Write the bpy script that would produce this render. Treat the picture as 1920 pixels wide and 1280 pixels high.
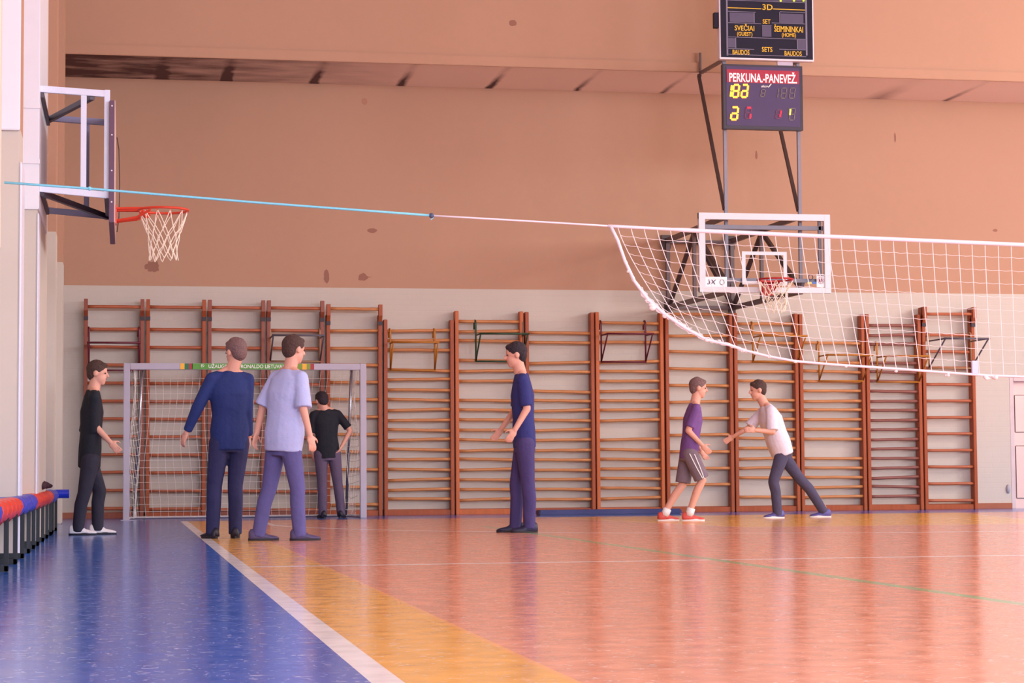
import bpy, bmesh, math, random
from mathutils import Vector, Matrix, noise
random.seed(7)
for o in list(bpy.data.objects): bpy.data.objects.remove(o)
COL = bpy.context.scene.collection
SC = bpy.context.scene
PI = math.pi

# ------------------------------------------------------------------ camera
FPX, YAW, PITCH, ROLL, HC, DD = 3883.92, .184859, .0627674, -.00701147, .607406, 29.4663
_f = Vector((math.sin(YAW)*math.cos(PITCH), math.cos(YAW)*math.cos(PITCH), math.sin(PITCH)))
_r = Vector((math.cos(YAW), -math.sin(YAW), 0)); _u = _r.cross(_f)
_r2 = math.cos(ROLL)*_r + math.sin(ROLL)*_u
_u2 = -math.sin(ROLL)*_r + math.cos(ROLL)*_u
CAM = Vector((0, -DD, HC))
cd = bpy.data.cameras.new('camera'); cam = bpy.data.objects.new('camera', cd); COL.objects.link(cam)
cd.sensor_width = 36; cd.lens = FPX*36/1920; cd.clip_end = 200
cam.matrix_world = Matrix(((_r2.x, _u2.x, -_f.x, CAM.x), (_r2.y, _u2.y, -_f.y, CAM.y), (_r2.z, _u2.z, -_f.z, CAM.z), (0, 0, 0, 1)))
SC.camera = cam
SC.view_settings.view_transform = 'Standard'; SC.view_settings.look = 'None'
SC.view_settings.gamma = 1; SC.view_settings.use_curve_mapping = False
SC.view_settings.exposure = -0.14

def ray(x, y): return _f + (x-960)/FPX*_r2 - (y-640)/FPX*_u2
def at(x, y, Y, ax=1):
    """point of the place seen at photo pixel x, y, on the plane where coordinate ax equals Y"""
    d = ray(x, y); return CAM + d*((Y-CAM[ax])/d[ax])
def px(P):
    d = Vector(P)-CAM; z = d.dot(_f)
    return 960+FPX*d.dot(_r2)/z, 640-FPX*d.dot(_u2)/z

# ------------------------------------------------------------------ light
W = bpy.data.worlds.new('world'); SC.world = W; W.use_nodes = True
bg = W.node_tree.nodes['Background']; bg.inputs[0].default_value = (.80, .84, 1, 1); bg.inputs[1].default_value = 1.5
def area(name, loc, rot, sx, sy, power, color):
    l = bpy.data.lights.new(name, 'AREA'); l.shape = 'RECTANGLE'; l.size = sx; l.size_y = sy; l.energy = power; l.color = color
    o = bpy.data.objects.new(name, l); COL.objects.link(o); o.location = loc; o.rotation_euler = rot; return o
WINY = [-3.2 - 5.2*k for k in range(6)]                # centres of the windows in the right hand wall
for yy, pw_ in zip(WINY, (120, 900, 750, 450, 400, 400)):
    area('window_daylight', (21.2, yy, 5.9), (0, math.radians(76), 0), 3.0, 3.4, pw_, (1, .99, .98))
for xx in (3, 9.5, 16):                            # daylight from the windows behind the camera
    area('window_daylight', (xx, -35.5, 5.4), (math.radians(82), 0, 0), 4.6, 3.2, 1550, (.78, .85, 1))

# ------------------------------------------------------------------ materials
def lin(c):
    c = [v/255 for v in c]
    return tuple((v/12.92 if v <= .04045 else ((v+.055)/1.055)**2.4) for v in c)+(1,)
def N(nt, t, **kw):
    n = nt.nodes.new(t)
    for k, v in kw.items():
        if k.startswith('i_'): n.inputs[int(k[2:])].default_value = v
        else: setattr(n, k, v)
    return n
MATS = {}
def mat(name, c, rough=.6, metal=0, var=.12, scale=6, bump=0, stretch=(1, 1, 1), spec=.4, emit=0, alpha=1, coat=0, trans=0):
    if name in MATS: return MATS[name]
    m = bpy.data.materials.new(name); m.use_nodes = True; nt = m.node_tree; L = nt.links.new
    b = nt.nodes['Principled BSDF']; c = lin(c)
    b.inputs['Roughness'].default_value = rough; b.inputs['Metallic'].default_value = metal
    b.inputs['Specular IOR Level'].default_value = spec; b.inputs['Coat Weight'].default_value = coat
    tc = N(nt, 'ShaderNodeTexCoord'); mp = N(nt, 'ShaderNodeMapping'); mp.inputs['Scale'].default_value = stretch
    nz = N(nt, 'ShaderNodeTexNoise'); nz.inputs['Scale'].default_value = scale; nz.inputs['Detail'].default_value = 4
    L(tc.outputs['Object'], mp.inputs[0]); L(mp.outputs[0], nz.inputs['Vector'])
    mx = N(nt, 'ShaderNodeMix', data_type='RGBA')
    mx.inputs[6].default_value = tuple(max(0, v*(1-var)) for v in c[:3])+(1,)
    mx.inputs[7].default_value = tuple(min(1, v*(1+var)) for v in c[:3])+(1,)
    L(nz.outputs['Fac'], mx.inputs[0]); L(mx.outputs[2], b.inputs['Base Color'])
    if bump:
        bp = N(nt, 'ShaderNodeBump'); bp.inputs['Strength'].default_value = bump; bp.inputs['Distance'].default_value = .01 if bump < .5 else .04
        L(nz.outputs['Fac'], bp.inputs['Height']); L(bp.outputs[0], b.inputs['Normal'])
    if emit:
        b.inputs['Emission Color'].default_value = c; b.inputs['Emission Strength'].default_value = emit
    if trans: b.inputs['Transmission Weight'].default_value = trans
    b.inputs['Alpha'].default_value = alpha
    MATS[name] = m; return m

def math_node(nt, op, a, b=None, c=None):
    n = N(nt, 'ShaderNodeMath', operation=op)
    for i, v in enumerate((a, b, c)):
        if v is None: continue
        if isinstance(v, (int, float)): n.inputs[i].default_value = v
        else: nt.links.new(v, n.inputs[i])
    return n.outputs[0]
def mixc(nt, fac, a, b):
    n = N(nt, 'ShaderNodeMix', data_type='RGBA')
    for i, v in ((0, fac), (6, a), (7, b)):
        if isinstance(v, (int, float, tuple)): n.inputs[i].default_value = v
        else: nt.links.new(v, n.inputs[i])
    return n.outputs[2]

PEACH, CREAM = (184, 143, 119), (200, 190, 180)
def wall_mat(name, bricks, patches=(), split=3.25):
    m = bpy.data.materials.new(name); m.use_nodes = True; nt = m.node_tree; L = nt.links.new
    b = nt.nodes['Principled BSDF']; b.inputs['Roughness'].default_value = .75; b.inputs['Specular IOR Level'].default_value = .25
    g = N(nt, 'ShaderNodeNewGeometry'); s = N(nt, 'ShaderNodeSeparateXYZ'); L(g.outputs['Position'], s.inputs[0])
    X, Y, Z = s.outputs
    n1 = N(nt, 'ShaderNodeTexNoise'); n1.inputs['Scale'].default_value = .8; n1.inputs['Detail'].default_value = 5; L(g.outputs['Position'], n1.inputs['Vector'])
    n2 = N(nt, 'ShaderNodeTexNoise'); n2.inputs['Scale'].default_value = 9; n2.inputs['Detail'].default_value = 4; L(g.outputs['Position'], n2.inputs['Vector'])
    v = math_node(nt, 'ADD', math_node(nt, 'MULTIPLY', n1.outputs[0], .7), math_node(nt, 'MULTIPLY', n2.outputs[0], .3))
    p, c = lin(PEACH), lin(CREAM)
    pe = mixc(nt, v, tuple(x*.93 for x in p[:3])+(1,), tuple(min(1, x*1.05) for x in p[:3])+(1,))
    cr = mixc(nt, v, tuple(x*.93 for x in c[:3])+(1,), tuple(min(1, x*1.05) for x in c[:3])+(1,))
    col = mixc(nt, math_node(nt, 'GREATER_THAN', Z, split), cr, pe)
    for (cx, cz, rx, rz, dark) in patches:
        dx = math_node(nt, 'DIVIDE', math_node(nt, 'SUBTRACT', X, cx), rx)
        dz = math_node(nt, 'DIVIDE', math_node(nt, 'SUBTRACT', Z, cz), rz)
        r = math_node(nt, 'SQRT', math_node(nt, 'ADD', math_node(nt, 'MULTIPLY', dx, dx), math_node(nt, 'MULTIPLY', dz, dz)))
        r = math_node(nt, 'ADD', r, math_node(nt, 'MULTIPLY', math_node(nt, 'SUBTRACT', n2.outputs[0], .5), 1.8))
        ms = math_node(nt, 'LESS_THAN', r, 1.0)
        col = mixc(nt, ms, col, lin(dark))
    L(col, b.inputs['Base Color'])
    if bricks:
        br = N(nt, 'ShaderNodeTexBrick'); br.inputs['Scale'].default_value = 1; br.inputs['Mortar Size'].default_value = .006
        br.inputs['Brick Width'].default_value = .26; br.inputs['Row Height'].default_value = .077
        cb = N(nt, 'ShaderNodeCombineXYZ'); L(X, cb.inputs[0]); L(Z, cb.inputs[1]); L(cb.outputs[0], br.inputs['Vector'])
        h = math_node(nt, 'MULTIPLY', math_node(nt, 'LESS_THAN', Z, split), br.outputs['Fac'])
        hh = math_node(nt, 'SUBTRACT', math_node(nt, 'MULTIPLY', n2.outputs[0], .35), h)
        bp = N(nt, 'ShaderNodeBump'); bp.inputs['Strength'].default_value = .35; bp.inputs['Distance'].default_value = .006
        L(hh, bp.inputs['Height']); L(bp.outputs[0], b.inputs['Normal'])
    return m
def wp(x, y, rx, ry, c=(150, 105, 90)):
    P = at(x, y, 0); return (P.x, P.z, rx/130, ry/130, c)
M_farwall = wall_mat('wall_paint_far', True, [wp(286, 500, 12, 10), wp(612, 517, 5, 13), wp(681, 520, 12, 7), wp(698, 432, 9, 4),
                     wp(1865, 432, 5, 3), wp(1678, 258, 2, 11), wp(1418, 290, 2, 8), wp(683, 190, 5, 5, (175, 125, 105))])
M_wall = wall_mat('wall_paint', False)
def upper_mat():
    P = at(961, 44, -1.7); return wall_mat('wall_paint_upper', False, [(P.x, P.z, .05, .04, (150, 105, 90))])
M_upper = upper_mat()
M_white_paint = mat('white_gloss_paint', (225, 225, 235), .45, var=.04)

# stained concrete soffit: dark mould near the left corner and around the joints
def soffit_mat():
    m = bpy.data.materials.new('stained_soffit'); m.use_nodes = True; nt = m.node_tree; L = nt.links.new
    b = nt.nodes['Principled BSDF']; b.inputs['Roughness'].default_value = .8
    g = N(nt, 'ShaderNodeNewGeometry'); s = N(nt, 'ShaderNodeSeparateXYZ'); L(g.outputs['Position'], s.inputs[0]); X, Y, Z = s.outputs
    n1 = N(nt, 'ShaderNodeTexNoise'); n1.inputs['Scale'].default_value = 1.6; n1.inputs['Detail'].default_value = 7
    mp = N(nt, 'ShaderNodeMapping'); mp.inputs['Scale'].default_value = (1, 2.2, 1); L(g.outputs['Position'], mp.inputs[0]); L(mp.outputs[0], n1.inputs['Vector'])
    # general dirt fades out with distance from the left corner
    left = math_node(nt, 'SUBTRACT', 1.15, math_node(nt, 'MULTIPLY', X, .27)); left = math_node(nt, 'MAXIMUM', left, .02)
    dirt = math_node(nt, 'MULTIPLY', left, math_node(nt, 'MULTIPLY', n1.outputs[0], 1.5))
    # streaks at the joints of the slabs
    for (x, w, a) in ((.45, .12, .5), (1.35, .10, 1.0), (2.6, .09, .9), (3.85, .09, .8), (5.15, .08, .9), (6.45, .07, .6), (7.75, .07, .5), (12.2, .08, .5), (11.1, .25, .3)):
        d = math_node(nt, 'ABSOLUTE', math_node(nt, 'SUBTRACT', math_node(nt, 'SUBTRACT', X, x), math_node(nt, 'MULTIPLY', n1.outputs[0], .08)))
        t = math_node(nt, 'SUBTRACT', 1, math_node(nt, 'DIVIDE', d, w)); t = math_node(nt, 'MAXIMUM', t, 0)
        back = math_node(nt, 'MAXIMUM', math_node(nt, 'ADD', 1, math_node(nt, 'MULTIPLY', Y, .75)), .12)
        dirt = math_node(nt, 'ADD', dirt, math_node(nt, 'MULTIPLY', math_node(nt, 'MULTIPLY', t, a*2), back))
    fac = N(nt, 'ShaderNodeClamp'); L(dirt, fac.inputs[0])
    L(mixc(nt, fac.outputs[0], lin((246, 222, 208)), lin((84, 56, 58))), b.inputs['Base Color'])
    return m

# sports floor: blue run-off, white side line, orange strip, red court, markings
YB = -2.3
def floor_mat():
    m = bpy.data.materials.new('sports_floor'); m.use_nodes = True; nt = m.node_tree; L = nt.links.new
    b = nt.nodes['Principled BSDF']
    g = N(nt, 'ShaderNodeNewGeometry'); s = N(nt, 'ShaderNodeSeparateXYZ'); L(g.outputs['Position'], s.inputs[0]); X, Y, Z = s.outputs
    def noise_(scale, detail, sx=1, sy=1, dist=0):
        mp = N(nt, 'ShaderNodeMapping'); mp.inputs['Scale'].default_value = (sx, sy, 1); L(g.outputs['Position'], mp.inputs[0])
        n = N(nt, 'ShaderNodeTexNoise'); n.inputs['Scale'].default_value = scale; n.inputs['Detail'].default_value = detail; n.inputs['Distortion'].default_value = dist
        L(mp.outputs[0], n.inputs['Vector']); return n.outputs[0]
    wear = noise_(7, 6); big = noise_(.9, 3); 
    def gt(a, v): return math_node(nt, 'GREATER_THAN', a, v)
    def lt(a, v): return math_node(nt, 'LESS_THAN', a, v)
    def AND(*a):
        r = a[0]
        for q in a[1:]: r = math_node(nt, 'MULTIPLY', r, q)
        return r
    def near(a, v, w): return lt(math_node(nt, 'ABSOLUTE', math_node(nt, 'SUBTRACT', a, v)), w)
    def tone(c, k=.10):
        c = lin(c); return mixc(nt, wear, tuple(x*(1-k) for x in c[:3])+(1,), tuple(min(1, x*(1+k)) for x in c[:3])+(1,))
    blue, orange, red = tone((38, 98, 194)), tone((238, 180, 90)), tone((226, 158, 132), .22)
    white = tone((240, 238, 242), .03)
    court = red
    # restricted area (orange) under the far basket, with a pale outline
    edge = math_node(nt, 'ADD', 5.35, math_node(nt, 'MULTIPLY', math_node(nt, 'SUBTRACT', YB, Y), .2))
    edge2 = math_node(nt, 'SUBTRACT', 16.7, edge)
    inkey = AND(gt(Y, -8.1), math_node(nt, 'GREATER_THAN', X, edge), math_node(nt, 'LESS_THAN', X, edge2))
    court = mixc(nt, inkey, court, orange)
    dk = lt(math_node(nt, 'ABSOLUTE', math_node(nt, 'SUBTRACT', X, edge)), .04)
    dk2 = lt(math_node(nt, 'ABSOLUTE', math_node(nt, 'SUBTRACT', X, edge2)), .04)
    kl = math_node(nt, 'MAXIMUM', AND(math_node(nt, 'MAXIMUM', dk, dk2), gt(Y, -8.1)), AND(near(Y, -8.1, .04), gt(X, 6.5), lt(X, 10.2)))
    pale = mixc(nt, .55, court, lin((235, 210, 190)))
    court = mixc(nt, kl, court, pale)
    # three point line
    dx = math_node(nt, 'SUBTRACT', X, 8.35); dy = math_node(nt, 'SUBTRACT', Y, -3.85)
    r = math_node(nt, 'SQRT', math_node(nt, 'ADD', math_node(nt, 'MULTIPLY', dx, dx), math_node(nt, 'MULTIPLY', dy, dy)))
    arc = AND(near(r, 6.72, .05), lt(Y, -4.9)); side = AND(near(X, 1.72, .035), gt(Y, -4.9))
    court = mixc(nt, math_node(nt, 'MAXIMUM', arc, side), court, white)
    court = mixc(nt, lt(X, 1.275), court, orange)
    court = mixc(nt, near(X, 1.285, .012), court, lin((245, 178, 110)))
    court = mixc(nt, near(Y, -15.8, .05), court, white)                      # volleyball centre line
    gl = AND(near(X, 3.955, .04), lt(Y, -6.5))
    court = mixc(nt, gl, court, lin((140, 190, 140)))
    gl2 = AND(near(Y, -19.2, .02), gt(X, 3.955))
    court = mixc(nt, gl2, court, mixc(nt, .45, red, lin((150, 190, 140))))
    court = mixc(nt, lt(X, .80), court, white)
    out = math_node(nt, 'MAXIMUM', lt(X, .705), gt(Y, YB))
    col = mixc(nt, out, court, blue)
    # scuffs
    sc = noise_(26, 3, 1, 1, 1.2); scr = AND(gt(sc, .635), gt(big, .35))
    col = mixc(nt, math_node(nt, 'MULTIPLY', scr, .38), col, (.9, .9, .9, 1))
    L(col, b.inputs['Base Color'])
    b.inputs['Roughness'].default_value = .27; b.inputs['IOR'].default_value = 1.5
    rr = math_node(nt, 'ADD', .07, math_node(nt, 'MULTIPLY', wear, .18)); L(rr, b.inputs['Roughness'])
    hb = math_node(nt, 'ADD', noise_(2.2, 2, 1, 1), math_node(nt, 'MULTIPLY', noise_(11, 5), .30))
    bp = N(nt, 'ShaderNodeBump'); bp.inputs['Strength'].default_value = .30; bp.inputs['Distance'].default_value = .006
    L(hb, bp.inputs['Height']); L(bp.outputs[0], b.inputs['Normal'])
    return m

# ------------------------------------------------------------------ mesh helper
class MB:
    def __init__(s): s.v = []; s.f = []; s.sm = False
    def box(s, a, b):
        x0, y0, z0 = a; x1, y1, z1 = b
        s.hexa([Vector(p) for p in ((x0, y0, z0), (x1, y0, z0), (x1, y1, z0), (x0, y1, z0), (x0, y0, z1), (x1, y0, z1), (x1, y1, z1), (x0, y1, z1))]); return s
    def hexa(s, c):
        n = len(s.v); s.v += c
        s.f += [tuple(n+i for i in q) for q in ((0, 3, 2, 1), (4, 5, 6, 7), (0, 1, 5, 4), (1, 2, 6, 5), (2, 3, 7, 6), (3, 0, 4, 7))]
    def bar(s, p, q, w, h, up=(0, 0, 1)):
        p, q = Vector(p), Vector(q); d = (q-p).normalized(); up = Vector(up)
        if abs(d.dot(up)) > .98: up = Vector((0, 1, 0))
        a = d.cross(up).normalized()*w/2; b = a.cross(d).normalized()*h/2
        s.hexa([p-a-b, p+a-b, q+a-b, q-a-b, p-a+b, p+a+b, q+a+b, q-a+b]); return s
    def rings(s, rings, cap=True, closed=False):
        n0 = len(s.v); k = len(rings[0])
        for r in rings: s.v += [Vector(p) for p in r]
        m = len(rings)
        for i in range(m if closed else m-1):
            for j in range(k):
                a = n0+i*k+j; b = n0+i*k+(j+1) % k; c = n0+((i+1) % m)*k+(j+1) % k; d = n0+((i+1) % m)*k+j
                s.f.append((a, b, c, d))
        if cap and not closed:
            s.f.append(tuple(n0+j for j in reversed(range(k)))); s.f.append(tuple(n0+(m-1)*k+j for j in range(k)))
        return s
    def tube(s, pts, r, n=8, closed=False, cap=True):
        pts = [Vector(p) for p in pts]; m = len(pts); rr = []
        prev = None
        for i, p in enumerate(pts):
            if closed: d = (pts[(i+1) % m]-pts[i-1])
            else: d = pts[min(i+1, m-1)]-pts[max(i-1, 0)]
            d = d.normalized() if d.length > 1e-9 else Vector((0, 0, 1))
            if prev is None:
                up = Vector((0, 0, 1)) if abs(d.z) < .9 else Vector((1, 0, 0))
            else: up = prev
            a = d.cross(up).normalized(); b = a.cross(d).normalized(); prev = b
            ri = r[i] if isinstance(r, (list, tuple)) else r
            rr.append([p+a*math.cos(2*PI*j/n)*ri+b*math.sin(2*PI*j/n)*ri for j in range(n)])
        return s.rings(rr, cap, closed)
    def ball(s, c, r, n=10, m=8, B=None):
        c = Vector(c); r = (r, r, r) if isinstance(r, (int, float)) else r
        B = B or (Vector((1, 0, 0)), Vector((0, 1, 0)), Vector((0, 0, 1)))
        rr = []
        for i in range(1, m):
            t = PI*i/m
            rr.append([c+B[0]*r[0]*math.sin(t)*math.cos(2*PI*j/n)+B[1]*r[1]*math.sin(t)*math.sin(2*PI*j/n)-B[2]*r[2]*math.cos(t) for j in range(n)])
        n0 = len(s.v); s.rings(rr, cap=False)
        a = len(s.v); s.v += [c-B[2]*r[2], c+B[2]*r[2]]
        for j in range(n):
            s.f.append((a, n0+(j+1) % n, n0+j)); k = n0+(m-2)*n
            s.f.append((a+1, k+j, k+(j+1) % n))
        return s
    def capsule(s, p, q, r0, r1, flat=(False, False), n=14):
        p, q = Vector(p), Vector(q); d = (q-p); L = d.length; d = d.normalized()
        up = Vector((0, 0, 1)) if abs(d.z) < .9 else Vector((1, 0, 0)); a = d.cross(up).normalized(); b = a.cross(d)
        st = []
        if not flat[0]:
            for t in (80, 55, 30): st.append((-r0*math.sin(math.radians(t)), r0*math.cos(math.radians(t))))
        st += [(0, r0), (L, r1)]
        if not flat[1]:
            for t in (30, 55, 80): st.append((L+r1*math.sin(math.radians(t)), r1*math.cos(math.radians(t))))
        return s.rings([[p+d*t+a*math.cos(2*PI*j/n)*r+b*math.sin(2*PI*j/n)*r for j in range(n)] for t, r in st])
    def build(s, name, m, parent=None, smooth=False, bevel=0, origin=None):
        me = bpy.data.meshes.new(name); me.from_pydata([tuple(v) for v in s.v], [], s.f)
        bm = bmesh.new(); bm.from_mesh(me); bmesh.ops.recalc_face_normals(bm, faces=bm.faces)
        if bevel: bmesh.ops.bevel(bm, geom=[e for e in bm.edges if len(e.link_faces) == 2 and e.calc_face_angle(0) > .6], offset=bevel, segments=2, affect='EDGES', clamp_overlap=True)
        bm.to_mesh(me); bm.free()
        if smooth:
            for p in me.polygons: p.use_smooth = True
        me.materials.append(m)
        o = bpy.data.objects.new(name, me); COL.objects.link(o)
        if parent is not None:
            o.parent = parent; o.matrix_parent_inverse = parent.matrix_world.inverted()
        return o
def tag(o, label=None, cat=None, group=None, kind=None):
    for k, v in (('label', label), ('category', cat), ('group', group), ('kind', kind)):
        if v: o[k] = v
    return o
def thing(name, label, cat, loc=(0, 0, 0), group=None):
    o = bpy.data.objects.new(name, None); COL.objects.link(o); o.location = loc; o.empty_display_size = .1
    o.matrix_world = Matrix.Translation(Vector(loc)); return tag(o, label, cat, group)
def struct(name, mb, m, **k): return tag(mb.build(name, m, **k), kind='structure')
def text(name, body, box, Y, m, parent, depth=.004, shear=0, spacing=1):
    """lettering laid into the photo box x0,y0,x1,y1 on the plane Y (faces the camera side, -Y)"""
    c = bpy.data.curves.new(name, 'FONT'); c.body = body; c.extrude = .01; c.shear = shear; c.space_character = spacing; c.offset = .012; c.resolution_u = 3
    t = bpy.data.objects.new('tmp', c); COL.objects.link(t); dg = bpy.context.evaluated_depsgraph_get()
    me = bpy.data.meshes.new_from_object(t.evaluated_get(dg)); bpy.data.objects.remove(t)
    xs = [v.co.x for v in me.vertices]; ys = [v.co.y for v in me.vertices]
    A, B = at(box[0], box[3], Y), at(box[2], box[1], Y)
    sx = (B.x-A.x)/(max(xs)-min(xs)); sz = (B.z-A.z)/(max(ys)-min(ys)); x0, y0 = min(xs), min(ys)
    for v in me.vertices:
        x, y, z = v.co; v.co = (A.x+(x-x0)*sx, Y-(z+.01)*depth/.02, A.z+(y-y0)*sz)
    me.materials.clear(); me.materials.append(m)
    o = bpy.data.objects.new(name, me); COL.objects.link(o); o.parent = parent; o.matrix_parent_inverse = parent.matrix_world.inverted(); return o

# ------------------------------------------------------------------ the room
XL, XR, YBACK, ZC = -1.15, 22.0, -36.5, 8.6
struct('floor', MB().box((XL, YBACK, -.1), (XR, .3, 0)), floor_mat())
DX0, DX1, DZ = at(1896, 900, 0).x, at(1896, 900, 0).x+1.05, at(1895, 707, 0).z
fw = MB(); fw.box((XL-.3, 0, 0), (DX0, .3, 6.2)); fw.box((DX0, 0, DZ), (DX1, .3, 6.2)); fw.box((DX1, 0, 0), (XR, .3, 6.2))
struct('wall_far', fw, M_farwall)
struct('wall_far_upper', MB().box((XL, -1.7, 6.2), (XR, .3, ZC)), M_upper)
struct('trim_1', MB().box((XL, -1.725, 6.17), (XR, -1.69, 6.31)), MATS.setdefault('ledge', M_upper), bevel=.006)
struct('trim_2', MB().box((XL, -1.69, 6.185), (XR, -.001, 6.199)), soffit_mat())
struct('wall_left', MB().box((XL-.3, YBACK, 0), (XL, 0, ZC)), M_wall)
struct('ceiling', MB().box((XL-.3, YBACK, ZC), (XR+.3, .3, ZC+.2)), mat('ceiling_white', (232, 222, 212), .8, var=.03))
# right wall with its tall windows, wall behind the camera with its windows
def holed(axis, const, thick, u0, u1, z0, z1, holes):
    mb = MB(); cuts = sorted(holes); u = u0
    def bx(a, b, c, d):
        if axis == 'Y': mb.box((const, a, c), (const+thick, b, d))
        else: mb.box((a, const, c), (b, const+thick, d))
    for (a, b, c, d) in cuts:
        bx(u, a, z0, z1); bx(a, b, z0, c); bx(a, b, d, z1); u = b
    bx(u, u1, z0, z1); return mb
struct('wall_right', holed('Y', XR, .3, YBACK, .3, 0, ZC, [(y-2.1, y+2.1, 3.6, 7.8) for y in WINY]), M_wall)
struct('wall_back', holed('X', YBACK-.3, .3, XL-.3, XR+.3, 0, ZC, [(x-2.3, x+2.3, 3.8, 7.0) for x in (3, 9.5, 16)]), M_wall)
M_frame = mat('window_frame_white', (230, 230, 230), .5); M_glass = mat('window_glass', (240, 245, 250), .05, trans=1, var=0)
wn = 1
for y in WINY:
    mb = MB()
    for t in (-2.07, -.7, .7, 2.07): mb.box((XR+.1, y+t-.04, 3.6), (XR+.18, y+t+.04, 7.8))
    for t in (3.64, 5.7, 7.76): mb.box((XR+.1, y-2.1, t-.04), (XR+.18, y+2.1, t+.04))
    w = struct('window_%d' % wn, mb, M_frame); wn += 1
    MB().box((XR+.13, y-2.1, 3.6), (XR+.14, y+2.1, 7.8)).build('pane', M_glass, w)
for x in (3, 9.5, 16):
    mb = MB()
    for t in (-2.27, 0, 2.27): mb.box((x+t-.04, YBACK-.2, 3.8), (x+t+.04, YBACK-.12, 7))
    for t in (3.84, 5.4, 6.96): mb.box((x-2.3, YBACK-.2, t-.04), (x+2.3, YBACK-.12, t+.04))
    w = struct('window_%d' % wn, mb, M_frame); wn += 1
    MB().box((x-2.3, YBACK-.17, 3.8), (x+2.3, YBACK-.16, 7)).build('pane', M_glass, w)
# pilasters along the left wall
M_lit_side = mat('window_lit_side', (222, 222, 236), .4, var=.06, scale=20)  # window light on the pilasters' side faces, put in as a paler colour
tn = 3
for (xr, y0, dep) in ((-.80, -13.3, .45), (-.765, -10.95, 2.4), (-.750, -6.5, .5), (-.77, -3.2, .5)):
    struct('trim_%d' % tn, MB().box((XL, y0, 0), (xr, y0+dep, ZC)), M_wall, bevel=.012); tn += 1
struct('trim_7', MB().box((-.97, -13.345, 3.24), (-.80, -13.3, ZC)), M_white_paint, bevel=.006)
struct('trim_8', MB().box((-.80, -13.3, 0), (-.785, -12.85, 3.0)), M_lit_side, bevel=.004)  # pale strip painting the daylight on the near pilaster's side face
struct('trim_9', MB().box((-.765, -10.95, 0), (-.752, -10.6, 2.9)), M_lit_side, bevel=.004)  # the second pilaster's lit side face, also brightened by colour
M_skirt = mat('brown_skirting', (158, 88, 60), .5, var=.2, scale=12, stretch=(.3, 1, 1))
struct('baseboard_far', MB().box((XL, -.03, 0), (DX0, 0, .085)), M_skirt, bevel=.004)
struct('baseboard_left', MB().box((XL, -30, 0), (XL+.03, -.03, .12)), M_skirt, bevel=.004)
# door at the right edge of the view
dm = mat('door_white_panel', (226, 196, 190), .35, var=.08, scale=1.5)
door = struct('door_1', MB().box((DX0+.07, .10, 0), (DX1-.05, .15, DZ-.06)), dm)
fr = MB().box((DX0, .0, 0), (DX0+.07, .2, DZ)).box((DX0+.07, .002, DZ-.06), (DX1-.06, .2, DZ)).box((DX1-.06, 0, 0), (DX1, .2, DZ))
fr.build('door_frame', mat('door_frame_grey', (205, 186, 188), .45), door, bevel=.006)
MB().box((DX0+.12, .085, 1.15), (DX1-.12, .1, 1.72)).build('door_panel', dm, door, bevel=.01)
MB().box((DX0+.12, .085, .15), (DX1-.12, .1, .95)).build('door_panel', dm, door, bevel=.01)
P = at(1896, 916, 0)
tag(MB().ball((P.x-.05, -.01, P.z), (.035, .03, .07)).build('wall_socket_plate', mat('grey_plastic', (170, 165, 175), .5), smooth=True),
    'small oval grey plate low on the cream wall beside the door', 'socket')

# ------------------------------------------------------------------ wall bars
W_red = mat('wood_red_brown', (160, 78, 42), .45, var=.28, scale=9, stretch=(3, 3, .35), spec=.25)
W_dark = mat('wood_dark_brown', (138, 66, 42), .45, var=.25, scale=9, stretch=(3, 3, .35))
W_org = mat('wood_orange_brown', (190, 100, 52), .45, var=.22, scale=9, stretch=(3, 3, .35), spec=.25)
R_org = mat('rung_orange', (192, 126, 76), .4, var=.2, scale=14, stretch=(.3, 2, 2))
R_red = mat('rung_red_brown', (172, 94, 62), .4, var=.2, scale=14, stretch=(.3, 2, 2))
R_dark = mat('rung_dark', (134, 80, 70), .45, var=.2, scale=14, stretch=(.3, 2, 2))
IRON = mat('dark_iron_band', (52, 34, 44), .5)
TALL = [575, 617, 650.5, 684, 718, 751.5, 785, 818, 852, 885, 919, 953]
TALL2 = [579, 620, 653, 684, 716.5, 748.5, 781, 814, 847, 880, 913, 946]
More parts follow.
